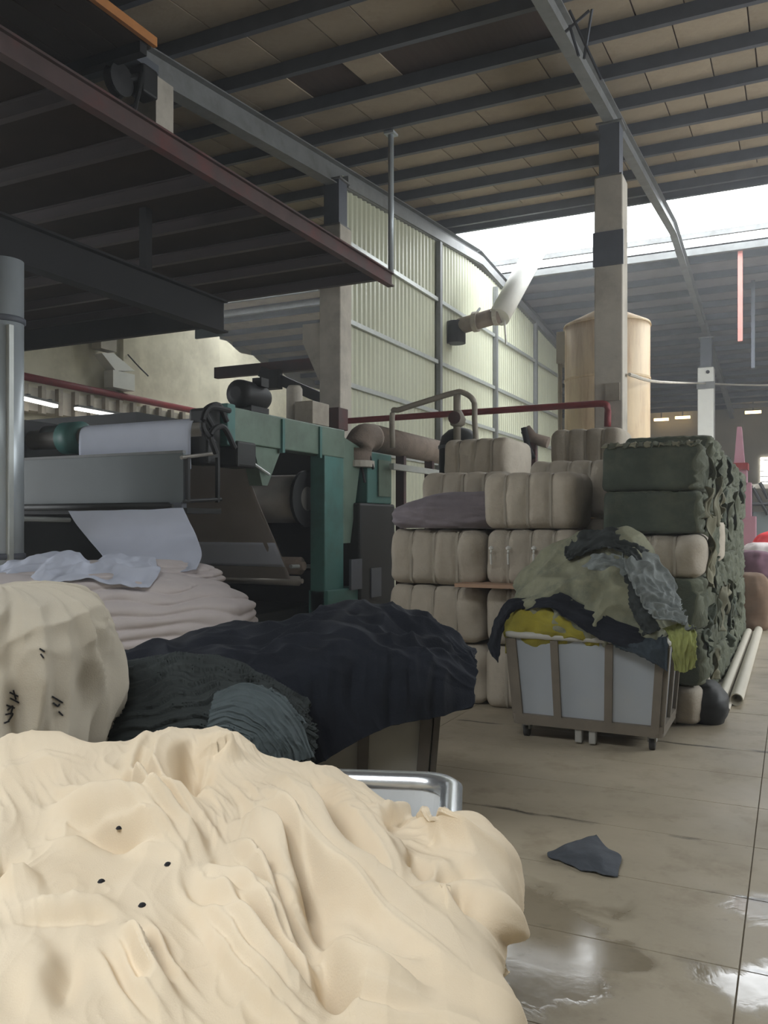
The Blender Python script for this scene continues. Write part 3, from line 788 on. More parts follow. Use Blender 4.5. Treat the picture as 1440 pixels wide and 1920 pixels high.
# ------------------------------------------------------------------ pipework beyond the machine
t = thing('lagged_pipe', PX(690, 850, -6.1), 'thick lagged steam pipe with an elbow above the teal cabinet', 'pipe')
p = PX(692, 826, -6.1)
MB().tube(arc([(-6.25, p[1] - .1, 2.55), (-6.25, p[1] - .1, 2.8), (-6.25, p[1] + .08, 2.98), (-6.25, p[1] + .4, 3.02)], 6), .23, 20).build('elbow', M_insul, t, smooth=True)
MB().tube([(-6.25, p[1] + .4, 3.02), (-6.25, 16.4, 3.0)], .225, 20).build('run', M_insul, t, smooth=True)
MB().lathe((-6.25, p[1] - .1, 2.5), [(.27, 0), (.27, .1)], 20).build('flange', M_conc, t)
for y in (13.6, 14.9):
    MB().box(-6.33, -6.17, y - .05, y + .05, 0, 2.8).build('pipe_stand', M_rust, t)
MB().box(-6.0, -5.92, 12.6, 16.4, 2.5, 2.6).build('side_rail', M_rail, t)
t = thing('small_pipe_loop', PY(760, 800, 12.3), 'thin grey pipe loop with a valve rising behind the bales', 'pipe')
MB().tube(arc([PY(736, 840, 12.3), PY(736, 775, 12.3), PY(750, 768, 12.3), PY(800, 752, 12.3), PY(850, 737, 12.3), PY(868, 736, 12.3), PY(888, 752, 12.3), PY(890, 790, 12.3), PY(893, 830, 12.3)], 6), .045, 10).build('loop_tube', M_trim, t, smooth=True)
MB().tube([PY(857, 740, 12.3), PY(857, 835, 12.3)], .06, 10).build('riser', M_trim, t, smooth=True)
p = PY(858, 785, 12.3); MB().lathe((p[0], p[1], p[2] - .13), [(.06, 0), (.11, .03), (.13, .12), (.09, .2), (.06, .26)], 16).build('valve_body', M_trim, t, smooth=True)
MB().lathe((p[0], p[1] - .15, p[2]), [(.1, 0), (.1, .02)], 14, 'Y').build('valve_wheel', M_rust, t)
o = thing('dome_drum', (*PY(862, 830, 12.6)[:2], 0), 'dark domed drum top showing behind the topmost bale', 'drum')
p = PY(862, 830, 12.6); MB().lathe((p[0], p[1], 0), [(.33, 0), (.33, p[2] - .05), (.29, p[2] + .1), (.18, p[2] + .2), (.06, p[2] + .24)], 24).build('shell', M_mach, o, smooth=True)
MB().lathe((p[0], p[1], p[2] - .1), [(.345, 0), (.345, .05)], 24).build('hoop', M_purlin, o)
t = thing('bent_pipe', (*PY(1000, 822, 13)[:2], 0), 'brown and black bent pipe ends on a stand behind the stacked bales', 'pipe')
MB().tube([PY(985, 805, 13), PY(1000, 822, 13), PY(1028, 830, 13)], .09, 12).build('brown_end', M_insul, t, smooth=True)
p = PY(1000, 822, 13); MB().box(p[0] - .05, p[0] + .05, 12.95, 13.05, 0, p[2]).build('stand', M_rust, t)
MB().tube([PY(982, 802, 12.9), PY(990, 838, 12.9), PY(1000, 860, 12.95)], .05, 8).build('black_end', M_black, t, smooth=True)

# extraction duct high on the clad wall
t = thing('exhaust_duct', PX(850, 610, XW + .1), 'exhaust duct leaving the clad wall and slanting up through the roof opening', 'duct')
a = PX(862, 612, XW + .25); b = PY(938, 590, a[1])
MB().tube([a, a + (b - a) * .5, b], .2, 18).build('brown_run', M_insul, t, smooth=True)
MB().tube([a + np.array([-.1, 0, .12]), a + np.array([-.1, 0, -.42])], .24, 18).build('drop_end', M_black, t, smooth=True)
e = PY(1000, 478, a[1] + 1.4); MB().tube([b + (b - e) * .04, b + (e - b) * .5, e, e + (e - b) * .35], .27, 18).build('white_run', M_white, t, smooth=True)
MB().lathe(tuple(b + np.array([-.1, 0, 0])), [(.25, -.05), (.25, .05)], 18, 'X').build('collar', M_conc, t)
q = a + (b - a) * .4; MB().lathe(tuple(q), [(.25, -.06), (.25, .06)], 18, 'X').build('collar', M_trim, t)
MB().tube([q + np.array([0, 0, .2]), q + np.array([0, .3, .4])], .03, 6).build('stay', M_purlin, t)
MB().tube([b + np.array([.1, 0, -.1]), b + np.array([.15, 0, -.75])], .025, 6).build('drip_tube', M_white, t)

# tank behind the column
tx, ty = -3.70, 19.0
t = thing('storage_tank', (tx, ty, 0), 'tall rust-stained cream tank with a conical top behind the column', 'tank')
MB().lathe((tx, ty, 0), [(.92, 0), (.92, 5.95)], 40).build('shell', M_tank, t, smooth=True)
MB().lathe((tx, ty, 5.95), [(.95, 0), (.93, .06), (.1, .46), (.1, .62)], 40).build('cone_top', M_tank, t, smooth=True)
for z in (1.6, 3.2, 4.75): MB().lathe((tx, ty, z), [(.925, 0), (.935, .005), (.935, .05), (.925, .055)], 40).build('weld_band', M_tank, t)
MB().box(tx - 1.06, tx - .86, ty - .3, ty - .1, 5.2, 5.9).build('inlet_box', M_conc, t)
MB().tube([(tx - 1.0, ty - .2, 5.2), (tx - 1.0, ty - .2, 2.6)], .05, 8).build('level_pipe', M_trim, t)
o = MB().box(-5.5, -4.9, 24, 24.2, 0, 4.1).build('white_board', M_white); tag(o, 'narrow pale board standing at the end of the clad wall', 'board')
# far machinery right of the stacks
t = thing('pink_machine', (*PY(1400, 1100, 22)[:2], 0), 'pink painted machine tower standing beyond the green bales', 'machine')
def pbox(px0, py0, px1, py1, Y, dep, name, m, par, z0=None):
    a, b = PY(px0, py0, Y), PY(px1, py1, Y); zz = (a[2] + b[2]) / 2
    return MB().box(a[0], b[0], Y, Y + dep, b[2] if z0 is None else z0, a[2]).build(name, m, par)
pbox(1384, 905, 1408, 960, 22, .6, 'middle_section', M_pink, t, 0); pbox(1387, 968, 1416, 1030, 21.8, .9, 'base_section', M_pink, t, 0)
a, b, c_, d_ = PY(1376, 870, 22), PY(1396, 870, 22), PY(1390, 800, 22), PY(1382, 800, 22); k = np.array([0, .3, 0])
MB().hexa([a, b, b + k, a + k], [d_, c_, c_ + k, d_ + k]).build('spire', M_pink, t)
pbox(1374, 868, 1402, 880, 21.9, .7, 'collar', M_red, t); pbox(1376, 880, 1400, 910, 22, .6, 'neck', M_pink, t)
t = thing('dark_rig', (*PY(1450, 1000, 26)[:2], 0), 'dark pipework rig in the distance beside the pink machine', 'machine')
pbox(1405, 960, 1480, 1030, 26, 1.2, 'tank_block', M_grey, t, 0); pbox(1404, 908, 1480, 915, 26, .2, 'top_rail', M_conc, t)
for q in (((1412, 915), (1440, 965)), ((1425, 905), (1440, 935)), ((1404, 945), (1475, 945)), ((1408, 910), (1408, 1000))):
    MB().tube([PY(*q[0], 25.9), PY(*q[1], 25.9)], .05, 8).build('pipe', M_black, t)
# bundles on the floor beyond the stacks
def bundle(name, px, py, d, r, h, m, label, seed, z0=0.0):
    c = PD(px, py, d); 
    def dp(T, V, P): return .12 * r * fbm(P[..., 0] * 3 + seed, P[..., 1] * 3, P[..., 2] * 4, 3) + .06 * r * ridged(T * 2 + seed, P[..., 2] * 3 + seed)
    o = loft_pile(name, [(z0, c[0], c[1], r * .8, r * .8, 0), (z0 + h * .15, c[0], c[1], r, r, 0), (z0 + h * .6, c[0], c[1], r, r * .95, 0), (z0 + h * .92, c[0], c[1], r * .7, r * .7, 0), (z0 + h, c[0], c[1], r * .2, r * .2, 0)], 40, 28, m, dp, ex=2.2)
    tag(o, label, 'bundle'); return o
M_brownc = mat('brown_cloth', (122, 100, 82), .9, .15, 8); M_purp = mat('purple_cloth', (122, 92, 106), .9, .15, 8); M_redc = mat('red_cloth', (196, 40, 48), .9, .1, 8)
bundle('cloth_bundle', 1404, 1180, 12.9, .32, .85, M_brownc, 'brown cloth bundle on the floor at the end of the green bales', 1)
bundle('cloth_bundle', 1410, 1100, 13.6, .36, .45, M_purp, 'purple-grey cloth bundle lying on the brown one', 2, .72)
bundle('cloth_bundle', 1432, 1150, 15.4, .55, 1.25, M_pinkw, 'pale pink cloth bundle beside the pink machine', 3)
bundle('cloth_bundle', 1450, 1150, 17.5, .45, 1.45, M_redc, 'red cloth bundle behind the pale pink one', 4)
for q, Y in (((1240, 786), 44.5), ((1280, 782), 44.5), ((1412, 772), 43.5)):
    p = PY(*q, Y); t = thing('far_lamp', p, 'small warm lamp glowing high on the far wall', 'lamp', 'warm lamps on the far wall')
    MB().box(p[0] - .35, p[0] + .35, p[1] - .08, p[1] + .08, p[2] - .08, p[2] + .04).build('lamp_shade', M_lampw, t)
    MB().box(p[0] - .03, p[0] + .03, p[1] - .03, p[1] + .03, p[2] + .04, zpur(Y) + .21).build('stem', M_purlin, t)
o = MB().tube(arc([PY(1180, 702, 14.0), PY(1235, 716, 19.0), PY(1322, 719, 30.7), PY(1400, 722, 31.5), PY(1470, 722, 32)], 5), .03, 6).build('slung_cable', M_conc); tag(o, 'pale cable slung between the concrete columns', 'cable')
p = PY(1388, 475, 24.6); q = PY(1388, 640, 24.6)
o = MB().box(p[0] - .06, p[0] + .06, 24.55, 24.65, q[2], zpur(24.6) + .05).build('hanging_post', mat('pale_red_paint', (186, 122, 114), .6, .1, 5)); tag(o, 'pale red post hanging from the far roof slope', 'post')
p = PY(1412, 590, 27); q = PY(1412, 690, 27)
o = MB().box(p[0] - .05, p[0] + .05, 26.95, 27.05, q[2], zpur(27) + .05).build('hanging_post', M_purlin); tag(o, 'dark thin post hanging from the far roof slope', 'post')
o = thing('roof_cross_beam', (-12, 15.4, 5.0), 'rusty cross beam between the plaster wall and the corbelled column', 'beam')
a, b = PY(405, 700, 15.4), PY(606, 690, 15.4)
MB().box(a[0], b[0], 15.33, 15.47, a[2] - .12, a[2] + .12).build('beam', M_rust, o)
MB().sweep([PY(490, 697, 15.3), PY(606, 748, 15.3)], rect(.14, .22)).build('strut', M_mach, o)
MB().box(PY(492, 1, 15.2)[0], PY(525, 1, 15.2)[0], 15.1, 15.3, a[2] - .5, a[2] - .1).build('gusset', M_black, o)

# ------------------------------------------------------------------ bales
def rbox(hx, hy, hz, r, n=(16, 10, 10)):
    """rounded box grid: returns verts (N,3), quads, and unit box coordinates"""
    bm = bmesh.new(); idx = {}; V = []; Fq = []
    def vid(i, j, k):
        key = (i, j, k)
        if key not in idx: idx[key] = len(V); V.append((2 * i / n[0] - 1, 2 * j / n[1] - 1, 2 * k / n[2] - 1))
        return idx[key]
    for i in range(n[0]):
        for j in range(n[1]):
            Fq.append((vid(i, j, 0), vid(i, j + 1, 0), vid(i + 1, j + 1, 0), vid(i + 1, j, 0)))
            Fq.append((vid(i, j, n[2]), vid(i + 1, j, n[2]), vid(i + 1, j + 1, n[2]), vid(i, j + 1, n[2])))
    for i in range(n[0]):
        for k in range(n[2]):
            Fq.append((vid(i, 0, k), vid(i + 1, 0, k), vid(i + 1, 0, k + 1), vid(i, 0, k + 1)))
            Fq.append((vid(i, n[1], k), vid(i, n[1], k + 1), vid(i + 1, n[1], k + 1), vid(i + 1, n[1], k)))
    for j in range(n[1]):
        for k in range(n[2]):
            Fq.append((vid(0, j, k), vid(0, j, k + 1), vid(0, j + 1, k + 1), vid(0, j + 1, k)))
            Fq.append((vid(n[0], j, k), vid(n[0], j + 1, k), vid(n[0], j + 1, k + 1), vid(n[0], j, k + 1)))
    bm.free()
    U = np.array(V); H = np.array([hx, hy, hz]); P = U * H
    c = np.clip(P, -(H - r), H - r); dlt = P - c; ln = np.linalg.norm(dlt, axis=1)[:, None]
    # push the corner region onto the sphere of radius r
    far = np.max(np.abs(dlt), axis=1)[:, None]
    P = c + np.where(ln > 1e-9, dlt / np.maximum(ln, 1e-9) * far, 0)
    return P, Fq, U
NST = 4
def scal(u):                       # strap pinch profile along the length, straps at the segment borders
    t = (u + 1) / 2 * NST
    fr = np.abs(t - np.round(t)); edge = (np.round(t) > 0) & (np.round(t) < NST)
    return np.where(edge, np.exp(-(fr / .13) ** 2), 0)
def bale_proto(w, d, h, seed, green=False):
    P, Fq, U = rbox(w / 2, d / 2, h / 2, .09 if not green else .06, (36, 16, 14) if not green else (20, 22, 16))
    if not green:
        k = 1 - .06 * scal(U[:, 0]); P[:, 1] *= k; P[:, 2] *= np.where(P[:, 2] > 0, k, 1)
        P[:, 1] *= 1 + .05 * (1 - U[:, 2] ** 2) ; P[:, 0] *= 1 + .05 * (1 - U[:, 2] ** 2) * (1 - U[:, 1] ** 2)
        amp = .018
        nn = np.stack([pn(P[:, 0] * 5 + seed, P[:, 1] * 5, P[:, 2] * 5 + q * 7) for q in range(3)], 1)
        P = P + amp * nn * np.array([1, 1, .4])
    else:
        # bulging front, ragged folded layers on the aisle side
        nn = np.stack([pn(P[:, 0] * 4 + seed, P[:, 1] * 4, P[:, 2] * 4 + q * 7) for q in range(3)], 1)
        P = P + .022 * nn * np.array([1, 1, .5])
        side = np.clip((U[:, 0] - .55) / .45, 0, 1)
        rag = ridged(U[:, 1] * 3.6 + seed, U[:, 2] * .8 + .5 * pn(U[:, 1] * 2, U[:, 2] * 2, seed), seed) 
        P[:, 0] += side * (.075 * rag - .035)
        top = np.clip((U[:, 2] - .6) / .4, 0, 1)
        P[:, 2] += top * .02 * ridged(U[:, 0] * 5, U[:, 1] * 5 + seed, 2)
    P[:, 2] += h / 2
    P[:, 2] = np.maximum(P[:, 2], 0)
    me = bpy.data.meshes.new('bale_body'); me.from_pydata(P.tolist(), [], Fq); me.update()
    me.polygons.foreach_set('use_smooth', [True] * len(me.polygons))
    me.materials.append(M_bale if not green else M_gbale)
    if green:
        me.materials.append(M_gfold)
        cen = np.array([np.mean(P[list(f)], 0) for f in Fq]); cu = np.array([np.mean(U[list(f)], 0) for f in Fq])
        me.polygons.foreach_set('material_index', [1 if (u[0] > .93 or u[2] > .95) else 0 for u in cu])
    root = bpy.data.objects.new('bale', None); COL.objects.link(root); root.empty_display_size = .1
    b = bpy.data.objects.new('bale_body', me); COL.objects.link(b); b.parent = root
    if not green:
        for s_ in range(1, NST):
            x = (-1 + 2 * s_ / NST) * w / 2; mb = MB(); k = 1 - .06
            ring = []
            for a in range(40):
                th = 2 * math.pi * a / 40; cx, cz = math.cos(th), math.sin(th)
                e = .25
                yy = math.copysign(abs(cx) ** e, cx) * (d / 2 * k * 1.05 + .006); zz = math.copysign(abs(cz) ** e, cz) * (h / 2 * .955 + .004)
                ring.append((yy, zz + h / 2 * .96))
            v = []; f = []
            for xx, o_ in ((x - .011, 1), (x + .011, 1)):
                v += [(xx, y, max(z, .002)) for y, z in ring]
            for xx in (x - .011, x + .011):
                v += [(xx, y * 1.012, max(z, .002) + (.004 if z > h / 2 else 0)) for y, z in ring]
            n = 40
            for a in range(n):
                c2 = (a + 1) % n
                f += [(2*n + a, 2*n + c2, 3*n + c2, 3*n + a), (a, n + a, n + c2, c2), (a, c2, 2*n + c2, 2*n + a), (n + a, 3*n + a, 3*n + c2, n + c2)]
            mb.add(v, f); o = mb.build('strap', M_strap, root)
    return root
BW, BD, BH = .90, .66, .52
protos = [bale_proto(BW, BD, BH, 11 * i + 1) for i in range(4)]
gprotos = [bale_proto(.74, .94, .42, 13 * i + 3, True) for i in range(5)]
used = set()
rb = random.Random(11)
def place_bale(ps, i, x, y, z, sx, sy, sz, label, group, rz=0.0):
    p = ps[i % len(ps)]
    o = copy_tree(p)
    o.location = (x, y, z); o.scale = (sx, sy, sz); o.rotation_euler = (0, 0, rz)
    tag(o, label, 'bale', group); return o
ORD = ('bottom', 'second', 'third', 'fourth', 'fifth', 'sixth')
def level(i, n): return 'at the bottom' if i == 0 else ('on top' if i == n - 1 else ORD[i] + ' from the floor')
GB = 'beige bales stacked beside the trolley'
# stacks of beige bales: (x centre, front Y, bale depth, [(height, label) ...])
def beige_stack(x, yf, w, dep, zs, lbl, jx=.03, labels=None):
    for i, (z0, z1) in enumerate(zip(zs[:-1], zs[1:])):
        lab = labels[i] if labels else lbl.replace('beige bale in', 'beige bale ' + level(i, len(zs) - 1) + ' of')
        place_bale(protos, rb.randrange(4), x + rb.uniform(-jx, jx), yf + dep / 2 + rb.uniform(-.02, .02), z0, w / BW, dep / BD, (z1 - z0) / BH * .985, lab, GB, rb.uniform(-.03, .03))
beige_stack(-2.90, 7.0, .90, .66, (0, .54, 1.05, 1.56), '', .035,
   ['strapped beige bale on the floor, bottom of the stack under the mauve cloth', 'strapped beige bale, middle of the stack under the mauve cloth', 'strapped beige bale directly under the mauve cloth'])
beige_stack(-2.0, 6.98, .80, .66, (0, .55, 1.06, 1.56, 2.05), '', .02,
   ['beige bale on the floor behind the white trolley', 'beige bale behind the white trolley, under the thin plank', 'beige bale with knotted straps just above the thin plank', 'beige bale on top of the stack behind the white trolley'])
beige_stack(-2.92, 7.78, .88, .66, (0, .53, 1.06, 1.6, 2.12), 'beige bale in the stack behind the mauve cloth')
beige_stack(-1.88, 7.76, .78, .7, (0, .55, 1.1, 1.66, 2.2), 'beige bale in the second stack behind the white trolley')
beige_stack(-3.25, 9.0, .78, .95, (0, .53, 1.06, 1.6, 2.1, 2.58), 'beige bale in the tall stack before the domed drum')
beige_stack(-2.32, 10.5, .88, .7, (0, .56, 1.12, 1.68, 2.24, 2.8), 'beige bale in the tall stack by the concrete column')
beige_stack(-2.05, 8.65, .8, .7, (0, .55, 1.1, 1.66), 'beige bale in the low stack between the tall ones')
# knotted straps
for px in (921, 953, 1001):
    a, b = PY(px, 1028, 6.93), PY(px, 1058, 6.93)
    mb = MB().tube(arc([a, (a + b) / 2 + np.array([0, -.012, 0]), b], 4), .009, 6); mb.lathe(tuple(a), [(.004, -.02), (.022, -.008), (.024, .006), (.006, .02)], 8)
    o = mb.build('knotted_strap_tail', M_white)
    kb = next(q for q in COL.objects if q.get('label') == 'beige bale with knotted straps just above the thin plank')
    o.parent = kb; o.matrix_parent_inverse = (Matrix.Translation(kb.location) @ kb.rotation_euler.to_matrix().to_4x4() @ Matrix.Diagonal((*kb.scale, 1))).inverted()
# green-grey bales along the aisle
GG = 'dark green bales along the aisle'
def gstack(y, zs, beige=(), lbl='', nth='first'):
    for i, (z0, z1) in enumerate(zip(zs[:-1], zs[1:])):
        if i in beige:
            place_bale(protos, i, -1.03, y + .47, z0, .76 / BW, .93 / BD, (z1 - z0) / BH * .985, ('beige bale sandwiched between dark green ones beside the trolley heap' if i else 'low beige bale on the floor under the front green stack') if lbl == 'front' else 'beige bale amid the ' + nth + ' green stack along the aisle', GG, rb.uniform(-.02, .02))
        else:
            lab = {('front', 1): 'crumpled dark bundle low in the green stack, beside the trolley', ('front', 2): 'dark green bale level with the trolley heap', ('front', 4): 'dark green bale resting on the sandwiched beige bale', ('front', 5): 'topmost dark green bale with frayed top edge, beside the beige bales'}.get((lbl, i), 'dark green bale ' + level(i, len(zs) - 1) + ' of the ' + nth + ' green stack counted from the trolley')
            place_bale(gprotos, rb.randrange(5), -1.03 + rb.uniform(-.02, .02), y + .47, z0, 1, 1, (z1 - z0) / .42 * .985, lab, GG, rb.uniform(-.03, .03))
gstack(7.0, (0, .32, .74, 1.16, 1.52, 1.86, 2.24), (0, 3), 'front')
for k in range(1, 7):
    tops = [0, .42, .85, 1.28, 1.7, 2.12, 2.42 - .03 * k] if k % 2 else [0, .38, .8, 1.2, 1.66, 2.06, 2.34]
    gstack(7.0 + .98 * k, tops, (3,) if k == 2 else (), '', ('', 'second', 'third', 'fourth', 'fifth', 'sixth', 'seventh')[k])
for p in protos + gprotos:
    for ch in list(p.children): bpy.data.objects.remove(ch)
    bpy.data.objects.remove(p)
# frayed cloth edges hanging on the aisle side
rf = random.Random(5)
M_flap = mat('pale_fringe', (122, 120, 100), 0.9, 0.2, 8, rand=.2)
for k in range(28):
    y = 7.02 + 5.8 * rf.random() ** 1.3; z = rf.uniform(.45, 2.32); h = rf.uniform(.2, .5); w = rf.uniform(.06, .2); x = -.625
    if z - h < .05: h = z - .05
    ln = rf.uniform(-.12, .12)
    cg = [[(x + rf.uniform(-.03, .06), y + w * (j / 3 - .5) + ln * i / 4 + rf.uniform(-.015, .015), z - h * i / 4 + rf.uniform(-.02, .02)) for j in range(4)] for i in range(5)]
    o = cloth_patch('loose_cloth_flap', cg, 12, 18, (M_gfold, M_gbale, M_flap)[k % 3], lambda U, V, P, A: .02 * pn(U * 3 + k, V * 3, k), thick=.006, world=True)
    tag(o, 'loose cloth flap hanging from the aisle side of the green bales', 'cloth', 'loose cloth flaps on the green bales')
for k in range(14):      # frayed fringe lying on the top edge of the front green bale
    x = -1.38 + k * .055; z = 2.235
    cg = [[(x + .05 * (j / 2 - .5) + rf.uniform(-.01, .01), 7.12 - .13 * i / 2 * 1.0, z + (.02 if i < 2 else -.015) + rf.uniform(-.012, .014)) for j in range(3)] for i in range(3)]
    o = cloth_patch('frayed_fringe', cg, 8, 10, (M_flap, M_gfold)[k % 2], lambda U, V, P, A: .01 * pn(U * 3 + k, V * 3, k), thick=.006, world=True)
    tag(o, 'frayed cloth fringe on the top edge of the front green bale', 'cloth', 'frayed fringe on the green bale')
# dark roll and plank, long pipes
c = PZ(1336, 1358, 0)
o = loft_pile('dark_roll', [(0, c[0] - .05, c[1] + .15, .13, .2, 0), (.08, c[0] - .05, c[1] + .15, .16, .24, 0), (.2, c[0] - .05, c[1] + .15, .15, .23, 0), (.3, c[0] - .06, c[1] + .16, .08, .16, 0)], 32, 20, M_mach, lambda T, V, P: .012 * pn(T * 2, P[..., 2] * 20, 3))
tag(o, 'small dark cloth roll on the floor at the corner of the green stack', 'roll')
a, b = PY(862, 1090, 6.93), PY(986, 1092, 6.93)
o = MB().box(a[0], b[0], 6.80, 7.25, 1.055, 1.085).build('thin_plank', M_wood); tag(o, 'thin raw plank sticking out between the beige bales', 'plank')
def pvc(x, ya, yb, r, z, label):
    n = 20; mb = MB()
    mb.lathe((x, 0, z), [(r, ya), (r, yb), (r * .86, yb), (r * .86, ya), (r, ya)], n, 'Y', cap=False)
    o = mb.build('long_pipe', M_pvc, smooth=True); tag(o, label, 'pipe'); return o
e = PZ(1381, 1312, .055); pvc(e[0], e[1], 13.4, .055, .055, 'thicker white plastic pipe lying on the floor along the bales')
e2 = PZ(1354, 1308, .05); pvc(e2[0], e2[1], 13.2, .048, .048, 'white plastic pipe lying tight against the green bales')
e3 = PZ(1362, 1330, .02); pvc(e3[0] + .01, e3[1], 12.0, .018, .018, 'thin pipe lying between the two white plastic pipes')

# mauve cloth on the left beige stack
o = loft_pile('mauve_cloth', [(1.56, -2.84, 7.3, .46, .3, .05), (1.62, -2.84, 7.3, .52, .35, .05), (1.74, -2.84, 7.3, .50, .34, .05), (1.84, -2.74, 7.3, .36, .25, .05), (1.89, -2.62, 7.3, .16, .12, 0)], 90, 50, M_mauve,
     lambda T, V, P: .03 * fbm(P[..., 0] * 4, P[..., 1] * 4, P[..., 2] * 9, 3) + .015 * ridged(P[..., 0] * 3, P[..., 2] * 16 + P[..., 0] * 3), ex=3)
tag(o, 'mauve-grey crumpled cloth lying on the left beige stack', 'cloth')

# ------------------------------------------------------------------ trolleys
def rrect(w, d, r, n=6):
    pts = []
    for cx, cy, a0 in ((w/2 - r, d/2 - r, 0), (-w/2 + r, d/2 - r, 90), (-w/2 + r, -d/2 + r, 180), (w/2 - r, -d/2 + r, 270)):
        for i in range(n + 1):
            a = math.radians(a0 + 90 * i / n); pts.append((cx + r * math.cos(a), cy + r * math.sin(a)))
    return pts
def rings(levels):
    mb = MB(); v = []; f = []; n = None
    for w, d, r, z in levels:
        pts = rrect(w, d, r); n = len(pts); v += [(x, y, z) for x, y in pts]
    L = len(levels)
    for i in range(L - 1):
        for j in range(n): f.append((i*n + j, i*n + (j+1) % n, (i+1)*n + (j+1) % n, (i+1)*n + j))
    f.append(tuple(range(n - 1, -1, -1))); f.append(tuple((L-1)*n + j for j in range(n)))
    mb.add(v, f); return mb
def caster(par, x, y, zt, r=.05):
    c_ = MB().box(x - .03, x + .03, y - .035, y + .035, r * 1.2, zt).build('caster_fork', M_casterw, par)
    MB().lathe((x, y, r), [(r * .3, -.02), (r, -.018), (r, .018), (r * .3, .02)], 16, 'X').build('wheel', M_rubber, c_, smooth=True)
def trolley(name, label, loc, rz, w, d, zr, zb=.14, taper=.05, r=.05, ribs=(), m=None, mr=None, tri=.0, centre=False, ribm=None):
    t = root_thing(name, label, 'trolley')
    m = m or M_tub; mr = mr or M_trim; th = .03
    W2, D2 = w + 2 * taper, d + 2 * taper
    rings([(w, d, r, zb), (W2, D2, r, zr), (W2 - 2*th, D2 - 2*th, r - .01, zr), (w - 2*th, d - 2*th, r - .01, zb + .03)]).build('tub', m, t, smooth=False)
    rm = rings([(W2 + .015, D2 + .015, r + .01, zr - .03), (W2 + .055, D2 + .055, r + .02, zr - .022), (W2 + .06, D2 + .06, r + .02, zr + .008), (W2 + .02, D2 + .02, r + .005, zr + .022), (W2 - 2*th - .01, D2 - 2*th - .01, r - .01, zr + .014), (W2 - 2*th - .012, D2 - 2*th - .012, r - .01, zr - .02)])
    rm.f = rm.f[:-2]; rm.build('rim', mr, t, smooth=True)
    bf = rings([(w + .05, d + .05, r, zb - .03), (w + .06, d + .06, r, zb + .045), (w, d, r, zb + .05)]); bf.build('base_frame', mr if ribm is None else ribm, t)
    def rib(f, side):
        def pt(q, z):
            s_ = (z - zb) / (zr - zb); ww, dd = w / 2 + taper * s_, d / 2 + taper * s_
            if side == 'F': return (f * 2 * ww - ww, -dd - .012, z)
            if side == 'B': return (f * 2 * ww - ww, dd + .012, z)
            if side == 'R': return (ww + .012, f * 2 * dd - dd, z)
            return (-ww - .012, f * 2 * dd - dd, z)
        MB().sweep([pt(0, zb), pt(0, zr - .03)], rect(.055, .03) if side in 'FB' else rect(.03, .055), up=(0, 1, 0)).build('rib', ribm or M_trim, t)
    for f in ribs:
        rib(f, 'F'); rib(f, 'B')
    for f in (.04, .5, .96):
        if ribs: rib(f, 'R'); rib(f, 'L')
    for x in (-1, 1):
        for y in (-1, 1): caster(t, x * (w / 2 - .06), y * (d / 2 - .08), zb - .02)
    if centre:
        for x in (-.05, .05):
            MB().box(x - .025, x + .025, -d/2 - .01, -d/2 + .05, .012, zb - .02).build('centre_leg', M_casterw, t, bevel=.008)
    t.location = loc; t.rotation_euler = (0, 0, rz)
    return t
trolley('trolley', 'white panelled trolley with brown ribs heaped with mixed cloth', (-1.345, 6.47, 0), 0, 1.03, .70, .78, ribs=(.03, .31, .66, .97), centre=True, ribm=mat('brown_rib', (112, 104, 92), .6, .15, 8), mr=mat('pale_rim', (178, 176, 168), .5, .1, 6))
c = CAM + 4.54 * np.array([-S_, C_, 0]) + (-.47) * np.array([C_, S_, 0])
trolley('trolley', 'grey panelled trolley buried under the navy cloth', (c[0], c[1], 0), YAW, 1.36, .76, .78, ribs=(.03, .28, .52, .76, .97), m=mat('grey_tub', (150, 146, 136), .6, .1, 4), ribm=mat('dark_rib', (84, 78, 70), .6, .15, 8))
YT = YAW - math.atan(160 / F)
fwd = np.array([-math.sin(YT), math.cos(YT), 0]); rgt = np.array([math.cos(YT), math.sin(YT), 0])
corner = PZ(868, 1452, .79); corner[2] = 0
TW, TD = 1.46, 1.42
cen = corner - rgt * (TW / 2 + .03) - fwd * (TD / 2 + .03)
trolley('trolley', 'bright white tub trolley heaped with cream cotton', tuple(cen), YT, TW - .08, TD - .08, .78, taper=.04, r=.1, m=M_tubn, mr=M_chrome)

